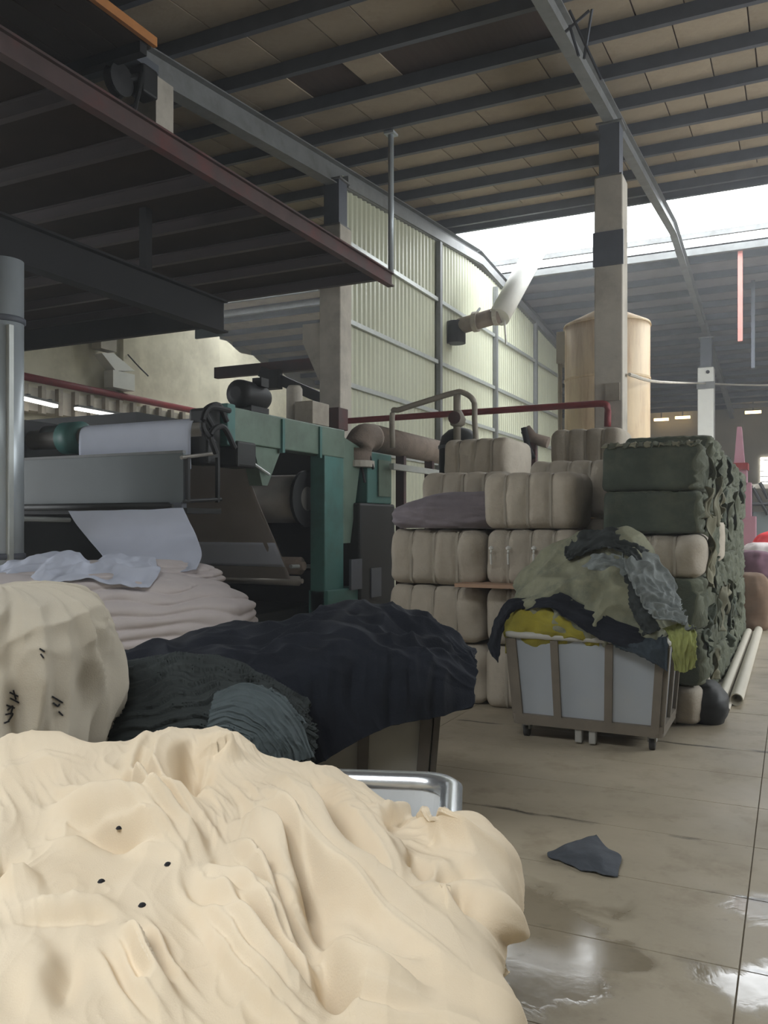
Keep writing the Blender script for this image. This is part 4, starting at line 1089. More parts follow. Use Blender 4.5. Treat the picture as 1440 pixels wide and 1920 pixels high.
# ------------------------------------------------------------------ foreground cream heap
def z4(x, y): return (x * .6667, 1340 + y * .6667)
RID = [  # zoomed coordinates: height (m), widths left/right (px), polyline
 (.055, 22, 14, [(545, 40), (505, 120), (482, 190), (520, 250), (600, 322)]),
 (-.075, 22, 26, [(600, 150), (545, 180), (518, 225), (545, 262)]),
 (.045, 16, 16, [(545, 45), (610, 105), (645, 128), (585, 160)]),
 (.060, 60, 22, [(650, 125), (760, 180), (830, 250), (880, 345), (960, 445), (1050, 545), (1130, 615), (1280, 725), (1385, 805)]),
 (-.050, 16, 22, [(840, 150), (890, 210), (915, 290), (955, 390), (1035, 500), (1108, 585)]),
 (.035, 14, 18, [(890, 150), (935, 230), (1000, 325), (1060, 415), (1112, 500), (1122, 570)]),
 (.050, 30, 12, [(600, 322), (690, 332), (762, 392), (802, 480), (835, 560), (864, 612), (872, 695)]),
 (-.040, 12, 34, [(775, 395), (822, 490), (860, 570), (905, 640), (960, 720)]),
 (.042, 24, 12, [(585, 400), (602, 480), (700, 560), (790, 655), (862, 705)]),
 (.045, 26, 12, [(600, 505), (655, 600), (735, 735), (830, 812), (945, 865)]),
 (.045, 18, 14, [(872, 700), (935, 742), (1005, 802), (1110, 850), (1240, 866)]),
 (-.060, 16, 14, [(890, 750), (945, 815), (1010, 870)]),
 (.055, 26, 12, [(100, 262), (200, 292), (330, 290), (470, 318), (540, 345)]),
 (-.055, 14, 20, [(150, 318), (260, 352), (350, 366), (430, 368)]),
 (.05, 40, 40, [(-60, 175), (0, 150), (150, 105), (300, 92)]),
 (.038, 18, 14, [(355, 165), (395, 235), (485, 318), (560, 382), (592, 452)]),
 (-.035, 14, 14, [(330, 175), (370, 250), (450, 320)]),
 (.040, 26, 14, [(335, 590), (385, 665), (435, 765), (545, 870)]),
 (-.034, 24, 12, [(325, 620), (390, 730), (440, 800)]),
 (-.018, 7, 9, [(-20, 628), (120, 603), (260, 592), (345, 590)]),
 (.022, 20, 20, [(-20, 600), (120, 575), (260, 560), (370, 570)]),
 (.032, 20, 20, [(-10, 500), (60, 500), (130, 470)]),
 (-.03, 24, 20, [(-20, 440), (30, 430), (60, 470)]),
 (.02, 16, 12, [(990, 330), (1060, 310), (1120, 292), (1160, 290)]),
 (-.03, 12, 14, [(1050, 350), (1110, 325), (1155, 335)]),
 (.022, 14, 14, [(1150, 320), (1200, 370), (1245, 415), (1230, 450)]),
 (-.035, 10, 12, [(1115, 470), (1150, 462), (1185, 490), (1230, 505)]),
 (.045, 16, 14, [(1240, 375), (1300, 415), (1372, 470)]),
 (-.035, 10, 12, [(1195, 520), (1280, 505), (1370, 505)]),
 (.03, 14, 10, [(1130, 545), (1190, 585), (1240, 630), (1300, 705)]),
 (-.05, 14, 12, [(1285, 530), (1305, 590), (1300, 660)]),
 (.03, 12, 10, [(1310, 545), (1345, 590), (1340, 630)]),
 (.022, 12, 12, [(700, 600), (760, 650), (830, 720), (900, 850)]),
 (.02, 40, 40, [(160, 640), (120, 740), (60, 860)]),
 (-.02, 30, 30, [(220, 640), (190, 740), (150, 850)]),
]
EXTRA = []
_re = random.Random(21)
for h, w1, w2, pl in RID:
    q = np.array(pl, float); ln = np.sum(np.hypot(*np.diff(q, axis=0).T))
    if h > .03 and ln > 230:
        t = np.gradient(q, axis=0); t /= np.hypot(t[:, 0], t[:, 1])[:, None]; nn = np.stack([-t[:, 1], t[:, 0]], 1)
        for off in (-62, 46, 84):
            o_ = q + nn * (off + _re.uniform(-10, 10)) + np.array([_re.uniform(-25, 25), _re.uniform(-10, 10)])
            EXTRA.append((h * _re.uniform(.22, .42), 10, 7, [tuple(p_) for p_ in o_]))
RID = RID + EXTRA
def ridge_disp(px, py):
    out = np.zeros_like(px)
    for h, w1, w2, pl in RID:
        pts = np.array([z4(*q[:2]) for q in arc([(a_, b_, 0) for a_, b_ in pl], 3)]); best = np.full(px.shape, 1e9); sg = np.zeros_like(px); tt = np.zeros_like(px)
        n = len(pts) - 1
        for i in range(n):
            a, b = pts[i], pts[i + 1]; ab = b - a; L2 = ab @ ab
            t = np.clip(((px - a[0]) * ab[0] + (py - a[1]) * ab[1]) / L2, 0, 1)
            dx, dy = px - a[0] - t * ab[0], py - a[1] - t * ab[1]; d = np.hypot(dx, dy)
            m_ = d < best; best = np.where(m_, d, best)
            sg = np.where(m_, np.sign(ab[0] * dy - ab[1] * dx), sg); tt = np.where(m_, (i + t) / n, tt)
        w = np.where(sg < 0, w2 * .85, w1 * 1.35) / 1.35        # image y points down
        end = np.clip(np.minimum(tt, 1 - tt) / .42, 0, 1); end = end * end * (3 - 2 * end)
        out += (1.55 if h > 0 else 1.4) * h * end * np.exp(-(best / (w * 1.35)) ** np.where(sg < 0, 1.7, 2.0))
    return out
heap = [
 [(-330, 1475, 2.72), (-120, 1470, 2.72), (40, 1465, 2.70), (160, 1450, 2.70), (240, 1440, 2.66), (310, 1425, 2.64), (370, 1415, 2.63), (440, 1420, 2.63), (490, 1445, 2.62), (580, 1470, 2.6), (690, 1505, 2.55), (770, 1580, 2.42), (830, 1640, 2.3), (840, 1680, 2.25)],
 [(-330, 1445, 2.62), (-120, 1440, 2.60), (0, 1434, 2.58), (110, 1413, 2.57), (200, 1404, 2.55), (290, 1386, 2.53), (365, 1368, 2.52), (440, 1376, 2.52), (490, 1414, 2.50), (580, 1438, 2.47), (680, 1474, 2.42), (775, 1556, 2.24), (870, 1580, 2.10), (890, 1640, 2.12)],
 [(-330, 1490, 2.42), (-120, 1485, 2.40), (0, 1480, 2.38), (110, 1465, 2.37), (200, 1452, 2.36), (290, 1440, 2.34), (370, 1432, 2.33), (440, 1440, 2.32), (510, 1462, 2.30), (600, 1490, 2.27), (690, 1525, 2.22), (790, 1580, 2.12), (890, 1592, 2.02), (912, 1660, 2.06)],
 [(-330, 1560, 2.18), (-120, 1555, 2.16), (0, 1550, 2.14), (110, 1540, 2.14), (200, 1530, 2.13), (300, 1522, 2.12), (380, 1516, 2.11), (460, 1520, 2.10), (540, 1535, 2.08), (620, 1555, 2.06), (700, 1580, 2.03), (800, 1625, 1.97), (905, 1645, 1.92), (918, 1700, 1.97)],
 [(-330, 1650, 1.90), (-120, 1645, 1.90), (0, 1640, 1.89), (110, 1632, 1.88), (210, 1626, 1.88), (310, 1620, 1.87), (400, 1618, 1.86), (490, 1622, 1.85), (570, 1634, 1.84), (650, 1650, 1.82), (730, 1672, 1.80), (810, 1700, 1.77), (890, 1715, 1.75), (898, 1770, 1.82)],
 [(-330, 1745, 1.66), (-120, 1742, 1.66), (0, 1738, 1.66), (110, 1732, 1.65), (220, 1728, 1.65), (320, 1726, 1.64), (420, 1726, 1.63), (510, 1732, 1.62), (600, 1742, 1.61), (680, 1758, 1.60), (750, 1772, 1.58), (820, 1786, 1.57), (868, 1800, 1.58), (880, 1840, 1.64)],
 [(-330, 1835, 1.48), (-120, 1833, 1.48), (0, 1830, 1.48), (120, 1826, 1.47), (230, 1824, 1.47), (340, 1824, 1.46), (440, 1828, 1.45), (540, 1836, 1.44), (630, 1846, 1.43), (710, 1858, 1.42), (790, 1864, 1.42), (860, 1866, 1.43), (915, 1880, 1.44), (925, 1925, 1.50)],
 [(-330, 1935, 1.33), (-120, 1935, 1.33), (0, 1934, 1.33), (120, 1932, 1.32), (240, 1932, 1.32), (350, 1934, 1.31), (460, 1938, 1.30), (560, 1945, 1.29), (650, 1952, 1.28), (730, 1960, 1.28), (800, 1965, 1.29), (880, 1965, 1.30), (925, 1965, 1.32), (935, 2000, 1.38)],
 [(-330, 2060, 1.2), (-120, 2060, 1.2), (0, 2060, 1.2), (120, 2060, 1.19), (240, 2060, 1.19), (350, 2060, 1.18), (460, 2065, 1.17), (560, 2070, 1.16), (650, 2075, 1.15), (730, 2080, 1.16), (800, 2085, 1.17), (880, 2085, 1.18), (930, 2085, 1.2), (940, 2110, 1.26)],
 [(-330, 2220, 1.1), (-120, 2220, 1.1), (0, 2220, 1.1), (120, 2220, 1.1), (240, 2220, 1.1), (350, 2220, 1.1), (460, 2220, 1.1), (560, 2220, 1.09), (650, 2220, 1.08), (730, 2220, 1.09), (800, 2220, 1.1), (880, 2220, 1.12), (930, 2220, 1.14), (945, 2240, 1.2)],
]
def heap_disp(U, V, P, A):
    d = ridge_disp(A[..., 0], A[..., 1])
    # finer creases flowing down to the right
    q = (P[..., 0] * .75 - P[..., 1] * .66); r_ = (P[..., 0] * .66 + P[..., 1] * .75)
    wx = .25 * pn(P[..., 0] * 2.2, P[..., 1] * 2.2, 3.1)
    d = d + .014 * ridged(r_ * 4.5 + wx * 3, q * 1.1 + wx) + .005 * ridged(r_ * 10 + wx * 6, q * 2.6 - wx * 3, 5) + .015 * pn(P[..., 0] * 2.5, P[..., 1] * 2.5, 8)
    mk = np.clip(.5 + 1.4 * pn(P[..., 0] * 3, P[..., 1] * 3, 4), 0, 1)
    d = d + mk * (.007 * ridged(r_ * 14 + wx * 9, q * 3.2 + wx * 4, 11) ** 3 + .004 * ridged(r_ * 26 + wx * 14, q * 7 + wx * 9, 13) ** 3)
    edge = np.clip((A[..., 0] - 640) / 240, 0, 1); edge = edge * edge * (3 - 2 * edge)
    d = d + edge * (.04 + .018 * ridged(P[..., 1] * 7, P[..., 2] * 6 + wx * 4, 2) - .006)
    return d
o = cloth_patch('cream_cotton_heap', heap, 420, 380, M_cream, heap_disp, thick=.01)
tag(o, 'large heap of rumpled cream cotton filling the bright white tub', 'cloth')
for (x, y) in ((285, 470), (400, 537), (472, 422), (335, 320)):
    px, py = z4(x, y)
    # small dark burrs caught in the cloth
    dep = bpy.context.evaluated_depsgraph_get
    hb = BVHTree.FromPolygons([v.co for v in o.data.vertices], [p.vertices for p in o.data.polygons]) if 'hb' not in globals() else hb
    hit = hb.ray_cast(Vector(CAM), Vector(ray(px, py)).normalized())[0]
    if hit is not None:
        b_ = MB().lathe(tuple(hit + Vector((0, 0, -.002))), [(.003, 0), (.0085, .002), (.006, .006), (.002, .008)], 8).build('burr', M_ink, o)

# ------------------------------------------------------------------ sack with ink marks
c = PD(0, 1200, 3.4)
fr = (CAM - np.array([c[0], c[1], CAMZ])); 
def sack_disp(T, V, P):
    w = .6 * pn(T * 1.3, P[..., 2] * 1.6, 9)
    f1 = .09 * ridged(T * 1.25 + .9 * P[..., 2] + w, P[..., 2] * .7 + w, 4) + .055 * ridged(T * 2.6 - 1.2 * P[..., 2] + w, P[..., 2] * 1.4 + 3, 2)
    return f1 - .05 + .02 * fbm(P[..., 0] * 4, P[..., 1] * 4, P[..., 2] * 4, 2) + .03 * ridged(T * 2 + w, P[..., 2] * 7, 6) * np.clip((P[..., 2] - 1.0) / .25, 0, 1)
sack = loft_pile('cloth_sack', [(0, c[0], c[1], .36, .36, YAW), (.3, c[0], c[1], .40, .39, YAW), (.7, c[0], c[1], .39, .40, YAW), (.95, c[0], c[1], .405, .40, YAW), (1.12, c[0], c[1], .39, .38, YAW), (1.25, c[0], c[1], .33, .32, YAW), (1.32, c[0], c[1], .22, .2, YAW), (1.345, c[0], c[1], .08, .07, YAW)], 220, 160, M_sack, sack_disp, ex=2.5)
tag(sack, 'big beige cloth sack with black handwritten marks', 'sack')
sb = BVHTree.FromPolygons([v.co for v in sack.data.vertices], [p.vertices for p in sack.data.polygons])
def stroke(pts, w=3.2):
    v = []; f = []; path = arc([(x, y, 0) for x, y in pts], 5)
    for i, q in enumerate(path):
        t = path[min(i + 1, len(path) - 1)] - path[max(i - 1, 0)]; t = t / (np.hypot(t[0], t[1]) + 1e-9); nx, ny = -t[1] * w / 2, t[0] * w / 2
        for sx in (-1, 1):
            dr = Vector(ray(q[0] + sx * nx, q[1] + sx * ny)).normalized(); h = sb.ray_cast(Vector(CAM), dr)[0]
            if h is None: return
            v += [h - dr * .005, h + dr * .002]
    for i in range(len(path) - 1):
        a = i * 4; b = a + 4; f += [(a, a + 2, b + 2, b), (a + 1, b + 1, b + 3, a + 3), (a, b, b + 1, a + 1), (a + 2, a + 3, b + 3, b + 2)]
    f += [(0, 1, 3, 2)]
    m_ = MB(); m_.add(v, f); m_.build('ink_mark', M_ink, sack)
for pts in ([(18, 1298), (34, 1306)], [(25, 1294), (30, 1312)], [(19, 1309), (36, 1318)], [(12, 1322), (28, 1328)], [(14, 1332), (24, 1324), (20, 1340)], [(10, 1340), (24, 1338), (16, 1352)], [(8, 1356), (18, 1352)],
            [(98, 1306), (118, 1318)], [(100, 1318), (108, 1324), (112, 1320)], [(110, 1334), (118, 1342)], [(52, 1374), (68, 1388)], [(50, 1386), (62, 1396), (58, 1384)], [(52, 1400), (64, 1402)], [(10, 1402), (28, 1414)], [(18, 1398), (16, 1412)],
            [(74, 1216), (84, 1222)], [(76, 1226), (82, 1234)]):
    stroke(pts)

# ------------------------------------------------------------------ piles at the machine
c = CAM + 8.05 * np.array([-S_, C_, 0]) + (-2.75) * np.array([C_, S_, 0])
def layer_disp(k, amp, sd, soft=.3):
    def f(T, V, P):
        w = pn(P[..., 0] * 1.7 + sd, P[..., 1] * 1.7, P[..., 2] * 2)
        z = P[..., 2] * k + .9 * w
        return amp * np.abs(np.sin(z * math.pi)) ** .6 + .035 * fbm(P[..., 0] * 2 + sd, P[..., 1] * 2, P[..., 2] * 4, 2) + .02 * ridged(T * 3 + sd, P[..., 2] * 2.5 + w)
    return f
o = loft_pile('folded_cotton_pile', [(.0, c[0], c[1], 1.30, .5, YAW), (.3, c[0], c[1], 1.42, .56, YAW), (.58, c[0], c[1], 1.46, .58, YAW), (.82, c[0], c[1], 1.42, .56, YAW), (.95, c[0] - .06, c[1], 1.30, .52, YAW), (1.05, c[0] - .1, c[1] - .03, 1.1, .44, YAW), (1.12, c[0] - .15, c[1] - .05, .75, .3, YAW), (1.14, c[0] - .15, c[1] - .05, .3, .12, YAW)], 260, 150, M_pinkw, layer_disp(9, .05, 2), ex=3.2)
tag(o, 'tall pile of folded pale pink cotton before the machine', 'cloth')
c2 = CAM + 8.5 * np.array([-S_, C_, 0]) + (-2.62) * np.array([C_, S_, 0])
o = loft_pile('folded_cotton_pile', [(.9, c2[0], c2[1], .8, .3, YAW), (1.0, c2[0], c2[1], .93, .36, YAW), (1.1, c2[0], c2[1], .92, .36, YAW), (1.17, c2[0], c2[1], .8, .3, YAW), (1.22, c2[0] + .05, c2[1], .45, .2, YAW), (1.23, c2[0], c2[1], .2, .1, YAW)], 200, 70, M_pinkw, layer_disp(16, .04, 5), ex=3)
tag(o, 'smaller pale fold stack under the falling white cloth', 'cloth')
o = cloth_patch('crumpled_white_cloth', [[(-60, 1075, 8.6), (60, 1048, 8.5), (110, 1030, 8.5), (170, 1050, 8.4), (230, 1045, 8.35), (290, 1055, 8.3)],
   [(-60, 1090, 8.1), (50, 1068, 8.1), (115, 1052, 8.05), (180, 1062, 8.0), (235, 1060, 7.95), (300, 1075, 7.9)],
   [(-60, 1100, 7.8), (40, 1085, 7.75), (100, 1078, 7.7), (170, 1080, 7.7), (235, 1082, 7.65), (285, 1092, 7.6)],
   [(-60, 1112, 7.62), (40, 1100, 7.6), (90, 1092, 7.55), (150, 1092, 7.55), (215, 1098, 7.5), (265, 1102, 7.5)]], 150, 70, M_whitec,
   lambda U, V, P, A: .05 * fbm(P[..., 0] * 3, P[..., 1] * 3, 1.0, 3) + .04 * ridged(P[..., 0] * 2.2 + P[..., 1], P[..., 1] * 3, 2))
tag(o, 'white crumpled cloth, tinted blue for daylight, thrown over the pink cotton pile', 'cloth')

# navy cloth over its trolley
navy = [
 [(190, 1300, 4.95), (300, 1262, 5.0), (420, 1240, 5.0), (540, 1220, 5.0), (640, 1205, 5.0), (720, 1205, 4.95), (800, 1225, 4.85), (880, 1290, 4.65)],
 [(195, 1250, 4.6), (290, 1212, 4.65), (410, 1192, 4.65), (530, 1172, 4.68), (640, 1147, 4.68), (720, 1148, 4.62), (800, 1169, 4.52), (884, 1236, 4.38)],
 [(230, 1262, 4.25), (320, 1240, 4.28), (430, 1225, 4.28), (540, 1205, 4.32), (640, 1180, 4.32), (725, 1180, 4.3), (802, 1202, 4.26), (888, 1258, 4.22)],
 [(300, 1280, 4.02), (380, 1266, 4.02), (470, 1258, 4.02), (560, 1242, 4.04), (645, 1226, 4.04), (730, 1226, 4.04), (806, 1238, 4.06), (888, 1280, 4.1)],
 [(390, 1340, 3.93), (445, 1335, 3.93), (512, 1332, 3.93), (580, 1330, 3.94), (652, 1310, 3.95), (736, 1292, 3.96), (811, 1288, 3.99), (887, 1302, 4.05)],
 [(430, 1410, 3.92), (480, 1436, 3.92), (540, 1442, 3.92), (597, 1432, 3.92), (677, 1386, 3.93), (744, 1358, 3.95), (816, 1346, 3.98), (885, 1324, 4.03)]]
def navy_disp(U, V, P, A):
    hang = np.clip((V - .5) / .25, 0, 1); w = pn(P[..., 0] * 3, P[..., 2] * 2, 1)
    top = 1 - hang
    return hang * (.022 * ridged(U * 16 + w, V * 1.5, 4) - .005 + .012 * pn(U * 30, V * 2, 3)) + top * (.04 * ridged(U * 5 + V * 6, V * 5 - U * 4 + w, 2) + .026 * ridged(U * 9 - V * 9, V * 7 + w, 7)) + .02 * fbm(P[..., 0] * 3, P[..., 1] * 3, P[..., 2] * 3, 2)
o = cloth_patch('navy_cloth', navy, 280, 200, M_navy, navy_disp, thick=.012)
tag(o, 'navy cloth heaped over the grey trolley, hanging down its side', 'cloth')
dk = [
 [(150, 1290, 4.3), (280, 1250, 4.25), (380, 1245, 4.2), (450, 1262, 4.1), (520, 1300, 4.05), (565, 1340, 4.0)],
 [(150, 1275, 3.95), (280, 1240, 3.95), (375, 1238, 3.9), (455, 1255, 3.82), (525, 1290, 3.76), (572, 1335, 3.74)],
 [(150, 1320, 3.72), (280, 1290, 3.7), (370, 1285, 3.66), (455, 1300, 3.62), (535, 1335, 3.6), (585, 1385, 3.62)],
 [(150, 1380, 3.58), (280, 1350, 3.55), (370, 1340, 3.52), (452, 1352, 3.5), (535, 1385, 3.5), (588, 1430, 3.54)],
 [(150, 1450, 3.52), (280, 1430, 3.5), (370, 1415, 3.47), (450, 1425, 3.46), (530, 1440, 3.47), (580, 1475, 3.5)],
 [(150, 1560, 3.5), (280, 1550, 3.48), (370, 1540, 3.46), (450, 1545, 3.45), (530, 1550, 3.46), (575, 1560, 3.5)]]
def dk_disp(U, V, P, A):
    w = pn(U * 3.5, V * 3, 2) * 1.6 + .6 * pn(U * 9, V * 5, 4)
    saw = lambda t: np.mod(t, 1.0) ** 1.5
    return .024 * saw(V * 15 + U * 3.0 + w) + .016 * saw(V * 27 - U * 2 + w * 1.7) * np.clip(.5 + pn(U * 5, V * 5, 9), 0, 1) + .03 * fbm(U * 4, V * 4, 1, 2)
o = cloth_patch('dark_fold_pile', dk, 220, 200, M_dgreen, dk_disp, thick=.012)
tag(o, 'dark grey-green folded cloth pile between the sack and the navy cloth', 'cloth')
sl = [
 [(405, 1300, 3.60), (465, 1283, 3.58), (525, 1306, 3.55), (563, 1352, 3.53), (584, 1420, 3.52)],
 [(398, 1325, 3.52), (452, 1312, 3.50), (505, 1336, 3.47), (540, 1380, 3.46), (556, 1428, 3.47)],
 [(392, 1352, 3.46), (438, 1342, 3.45), (480, 1362, 3.43), (512, 1398, 3.43), (526, 1436, 3.45)],
 [(388, 1380, 3.44), (425, 1372, 3.43), (458, 1388, 3.42), (482, 1414, 3.42), (492, 1442, 3.44)]]
def sl_disp(U, V, P, A):
    w = .9 * pn(U * 2.5, V * 2.5, 5) + .3 * pn(U * 8, V * 4, 6)
    return .004 + .007 * np.mod(V * 10 + w, 1.0) ** 1.4 + .010 * ridged(U * 2 + w, V * 14 + w * 2, 3) * np.clip(.4 + pn(U * 6, V * 6, 2) * 1.5, 0, 1)
o = cloth_patch('slate_fold_pile', sl, 120, 160, M_slate, sl_disp, thick=.012)
tag(o, 'slate blue fabric edges fanned out at the foot of the navy cloth', 'cloth')

# ------------------------------------------------------------------ heap on the right trolley
def ygrid(rows):
    return [[(px, py, Y / (C_ + (px - 720) / F * S_)) for px, py, Y in r] for r in rows]
def piece(name, rows, nu, nv, m, disp, label, thick=.01):
    o = cloth_patch(name, ygrid(rows), nu, nv, m, disp, thick=thick); tag(o, label, 'cloth'); return o
def crump(sd, a=.03, b=.02, fu=3, fv=3, fl=0):
    return lambda U, V, P, A: a * ridged(U * fu + V * fl + sd + .5 * pn(U * 2, V * 2, sd), V * fv + sd, sd) + b * ridged(U * fu * 2.3, V * fv * 2.1 + U * fl, sd + 3) + .02 * fbm(P[..., 0] * 6, P[..., 1] * 6, P[..., 2] * 6 + sd, 2)
piece('olive_cloth_heap', [
 [(1000, 1160, 6.85), (1050, 1110, 6.85), (1105, 1075, 6.85), (1160, 1070, 6.85), (1205, 1085, 6.85), (1242, 1150, 6.82), (1275, 1215, 6.8)],
 [(975, 1105, 6.62), (1035, 1045, 6.58), (1082, 1006, 6.55), (1140, 1003, 6.55), (1192, 1015, 6.55), (1235, 1090, 6.55), (1262, 1180, 6.55)],
 [(975, 1125, 6.40), (1035, 1075, 6.38), (1090, 1045, 6.35), (1145, 1040, 6.33), (1192, 1060, 6.33), (1225, 1120, 6.35), (1252, 1190, 6.4)],
 [(975, 1142, 6.27), (1035, 1112, 6.2), (1095, 1102, 6.18), (1145, 1105, 6.17), (1188, 1125, 6.17), (1218, 1160, 6.2), (1240, 1195, 6.25)],
 [(985, 1165, 6.17), (1045, 1158, 6.10), (1100, 1163, 6.08), (1145, 1173, 6.08), (1187, 1184, 6.08), (1212, 1195, 6.10), (1232, 1205, 6.17)],
 [(995, 1215, 6.22), (1050, 1218, 6.22), (1100, 1220, 6.22), (1145, 1222, 6.22), (1187, 1222, 6.22), (1207, 1222, 6.22), (1228, 1222, 6.27)]], 170, 150, M_olive, crump(1, .06, .035, 2.6, 3.4, 2), 'olive-grey cloth mound heaped on the white trolley')
piece('navy_cloth_strip', [
 [(1072, 1028, 6.52), (1100, 1004, 6.50), (1145, 998, 6.48), (1185, 1012, 6.47), (1208, 1040, 6.46)],
 [(1062, 1042, 6.38), (1100, 1022, 6.35), (1148, 1016, 6.32), (1182, 1030, 6.31), (1200, 1060, 6.31)],
 [(1072, 1050, 6.35), (1105, 1034, 6.31), (1150, 1030, 6.29), (1178, 1044, 6.28), (1192, 1072, 6.28)]], 70, 40, M_dgreen, crump(9, .03, .02, 4, 2, 3), 'dark cloth crumpled on the peak of the trolley heap')
piece('navy_cloth_strip', [
 [(985, 1130, 6.24), (1040, 1112, 6.14), (1090, 1132, 6.08), (1140, 1158, 6.05), (1190, 1178, 6.04), (1240, 1195, 6.12)],
 [(975, 1142, 6.18), (1032, 1126, 6.08), (1082, 1150, 6.02), (1130, 1176, 6.0), (1180, 1194, 5.99), (1235, 1208, 6.05)],
 [(965, 1152, 6.14), (1025, 1138, 6.06), (1072, 1164, 6.02), (1115, 1192, 6.0), (1160, 1208, 5.99), (1225, 1224, 6.02)]], 90, 40, M_navy, crump(4, .012, .01, 3, 2), 'navy cloth band slanting across the olive heap')
piece('mustard_cloth', [
 [(945, 1178, 6.42), (985, 1150, 6.4), (1030, 1150, 6.38), (1080, 1170, 6.34), (1120, 1200, 6.3)],
 [(944, 1170, 6.22), (982, 1136, 6.2), (1028, 1140, 6.16), (1078, 1168, 6.12), (1118, 1198, 6.1)],
 [(944, 1182, 6.12), (985, 1160, 6.09), (1030, 1164, 6.06), (1080, 1184, 6.05), (1122, 1202, 6.06)],
 [(948, 1196, 6.1), (988, 1190, 6.08), (1032, 1192, 6.06), (1080, 1198, 6.06), (1124, 1206, 6.07)],
 [(950, 1222, 6.14), (990, 1222, 6.13), (1035, 1222, 6.13), (1080, 1222, 6.13), (1120, 1222, 6.13)]], 90, 70, M_yellow, crump(6, .014, .01, 3, 3, 1), 'mustard yellow cloth bulging above the trolley rim')
piece('navy_drape', [
 [(1000, 1122, 6.24), (955, 1130, 6.16), (930, 1166, 6.05), (914, 1208, 6.02)],
 [(1000, 1130, 6.18), (960, 1138, 6.08), (937, 1170, 6.01), (922, 1226, 5.99)],
 [(1000, 1138, 6.16), (964, 1146, 6.08), (944, 1176, 6.02), (934, 1242, 6.0)]], 60, 24, M_navy, crump(8, .008, .006, 4, 2), 'narrow navy drape hanging over the corner of the white trolley')
piece('slate_cloth', [
 [(1168, 1030, 6.40), (1206, 1036, 6.42), (1240, 1078, 6.45), (1262, 1130, 6.45)],
 [(1168, 1060, 6.25), (1204, 1070, 6.26), (1242, 1108, 6.3), (1264, 1145, 6.3)],
 [(1184, 1100, 6.14), (1214, 1112, 6.14), (1248, 1138, 6.18), (1270, 1158, 6.2)],
 [(1202, 1132, 6.06), (1232, 1148, 6.06), (1262, 1162, 6.1), (1280, 1172, 6.12)],
 [(1222, 1160, 6.02), (1252, 1172, 6.02), (1278, 1182, 6.04), (1296, 1190, 6.06)]], 90, 100, M_slate2, crump(12, .045, .032, 2.2, 4, 3), 'slate grey folded cloth sliding down the end of the heap')
piece('lime_cloth', [
 [(1246, 1180, 6.1), (1276, 1172, 6.1), (1298, 1182, 6.12)],
 [(1258, 1200, 6.04), (1280, 1195, 6.03), (1302, 1202, 6.06)],
 [(1264, 1225, 6.04), (1282, 1224, 6.03), (1303, 1222, 6.06)],
 [(1270, 1256, 6.05), (1284, 1260, 6.04), (1300, 1250, 6.07)]], 40, 60, M_lime, crump(15, .015, .012, 5, 2), 'lime green cloth hanging off the end of the white trolley')
piece('blue_cloth', [
 [(1140, 1198, 6.08), (1190, 1194, 6.05), (1250, 1198, 6.06)],
 [(1150, 1208, 6.0), (1195, 1206, 5.99), (1252, 1212, 6.0)],
 [(1165, 1216, 5.99), (1200, 1222, 5.98), (1252, 1236, 5.99)],
 [(1200, 1222, 5.99), (1222, 1240, 5.98), (1250, 1258, 5.99)]], 60, 50, mat('blue_grey_cloth', (52, 62, 70), .85, .25, 8, .2, bscale=100), crump(18, .01, .008, 4, 2), 'blue-grey cloth lapping over the trolley rim')
piece('dark_cloth_edge', [
 [(1186, 1070, 6.22), (1200, 1110, 6.12), (1218, 1145, 6.05), (1236, 1180, 6.02)],
 [(1178, 1078, 6.20), (1190, 1118, 6.10), (1206, 1152, 6.03), (1222, 1188, 6.0)],
 [(1166, 1082, 6.22), (1178, 1122, 6.13), (1192, 1156, 6.06), (1206, 1190, 6.03)]], 60, 30, M_dgreen, crump(21, .014, .01, 5, 2), 'dark cloth edge between the olive mound and the slate cloth')
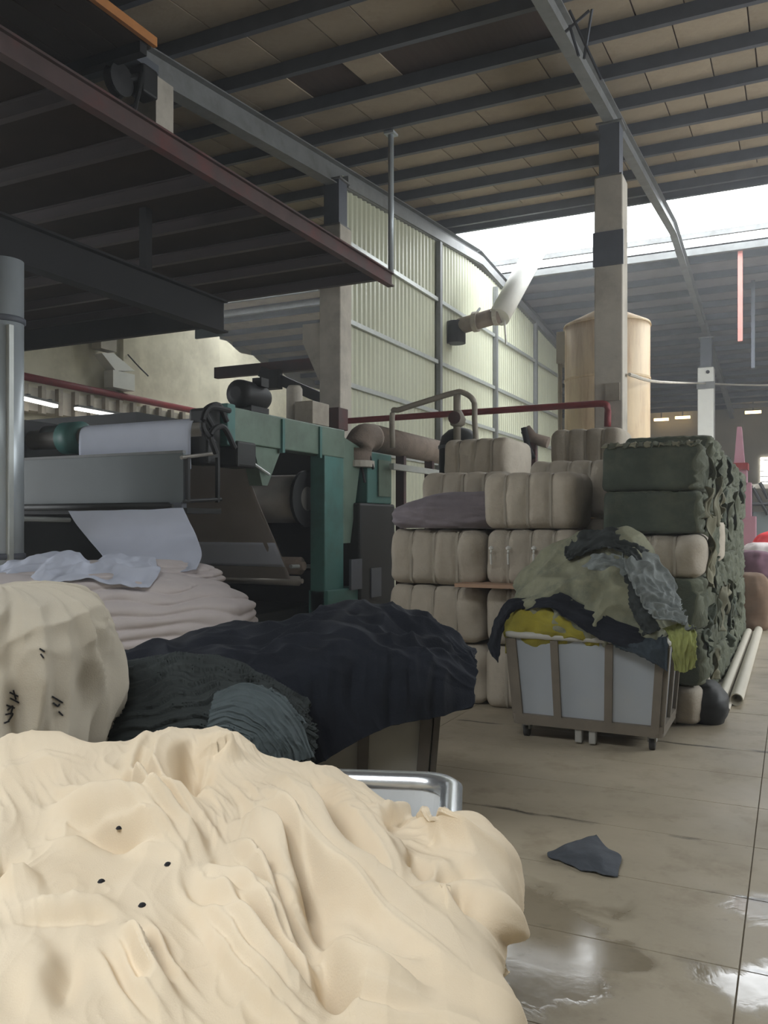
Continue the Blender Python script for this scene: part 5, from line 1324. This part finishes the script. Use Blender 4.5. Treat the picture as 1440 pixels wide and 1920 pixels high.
piece('grey_cloth_fold', [
 [(1085, 1058, 6.36), (1120, 1042, 6.33), (1160, 1046, 6.31), (1185, 1066, 6.31)],
 [(1078, 1072, 6.28), (1118, 1060, 6.23), (1160, 1066, 6.21), (1190, 1092, 6.22)],
 [(1082, 1082, 6.28), (1120, 1074, 6.23), (1158, 1084, 6.21), (1184, 1108, 6.22)]], 60, 40, M_slate2, crump(25, .02, .014, 3, 2, 2), 'pale grey cloth fold below the dark peak of the heap')
# scrap on the floor
def fl(px, py, z): return (px, py, (CAMZ - z) * F / (py - HOR))
o = cloth_patch('cloth_scrap', [[fl(1030, 1598, .01), fl(1062, 1584, .02), fl(1090, 1574, .02), fl(1118, 1566, .01)], [fl(1028, 1606, .01), fl(1068, 1596, .05), fl(1108, 1590, .04), fl(1140, 1592, .012)],
   [fl(1050, 1614, .01), fl(1090, 1612, .03), fl(1130, 1608, .04), fl(1164, 1606, .012)], [fl(1078, 1626, .01), fl(1110, 1628, .015), fl(1138, 1630, .02), fl(1160, 1630, .01)], [fl(1090, 1632, .008), fl(1116, 1636, .01), fl(1140, 1642, .01), fl(1158, 1644, .008)]], 60, 50,
   mat('dark_grey_scrap', (74, 78, 84), .9, .2, 10, .2), lambda U, V, P, A: .008 * pn(U * 4, V * 4, 2) + .004, thick=.006)
tag(o, 'dark grey cloth scrap dropped on the aisle floor', 'cloth')

# ------------------------------------------------------------------ thin haze volume, added mainly for the veiling glare around the skylight
m = bpy.data.materials.new('glare_scatter'); m.use_nodes = True
nt = m.node_tree; nt.nodes.remove(nt.nodes['Principled BSDF'])
vs = nt.nodes.new('ShaderNodeVolumeScatter'); vs.inputs['Density'].default_value = 0.0045; vs.inputs['Anisotropy'].default_value = 0.55
vs.inputs['Color'].default_value = (.95, .97, 1, 1)
nt.links.new(vs.outputs[0], nt.nodes['Material Output'].inputs['Volume'])
hz = MB().box(X0 - .6, X1 + .6, Y0 - .6, Y1 + .6, -.5, 10.6).build('glare_haze', m)
tag(hz, 'thin haze filling the hall, added for the glare around the roof opening', 'haze', kind='stuff')
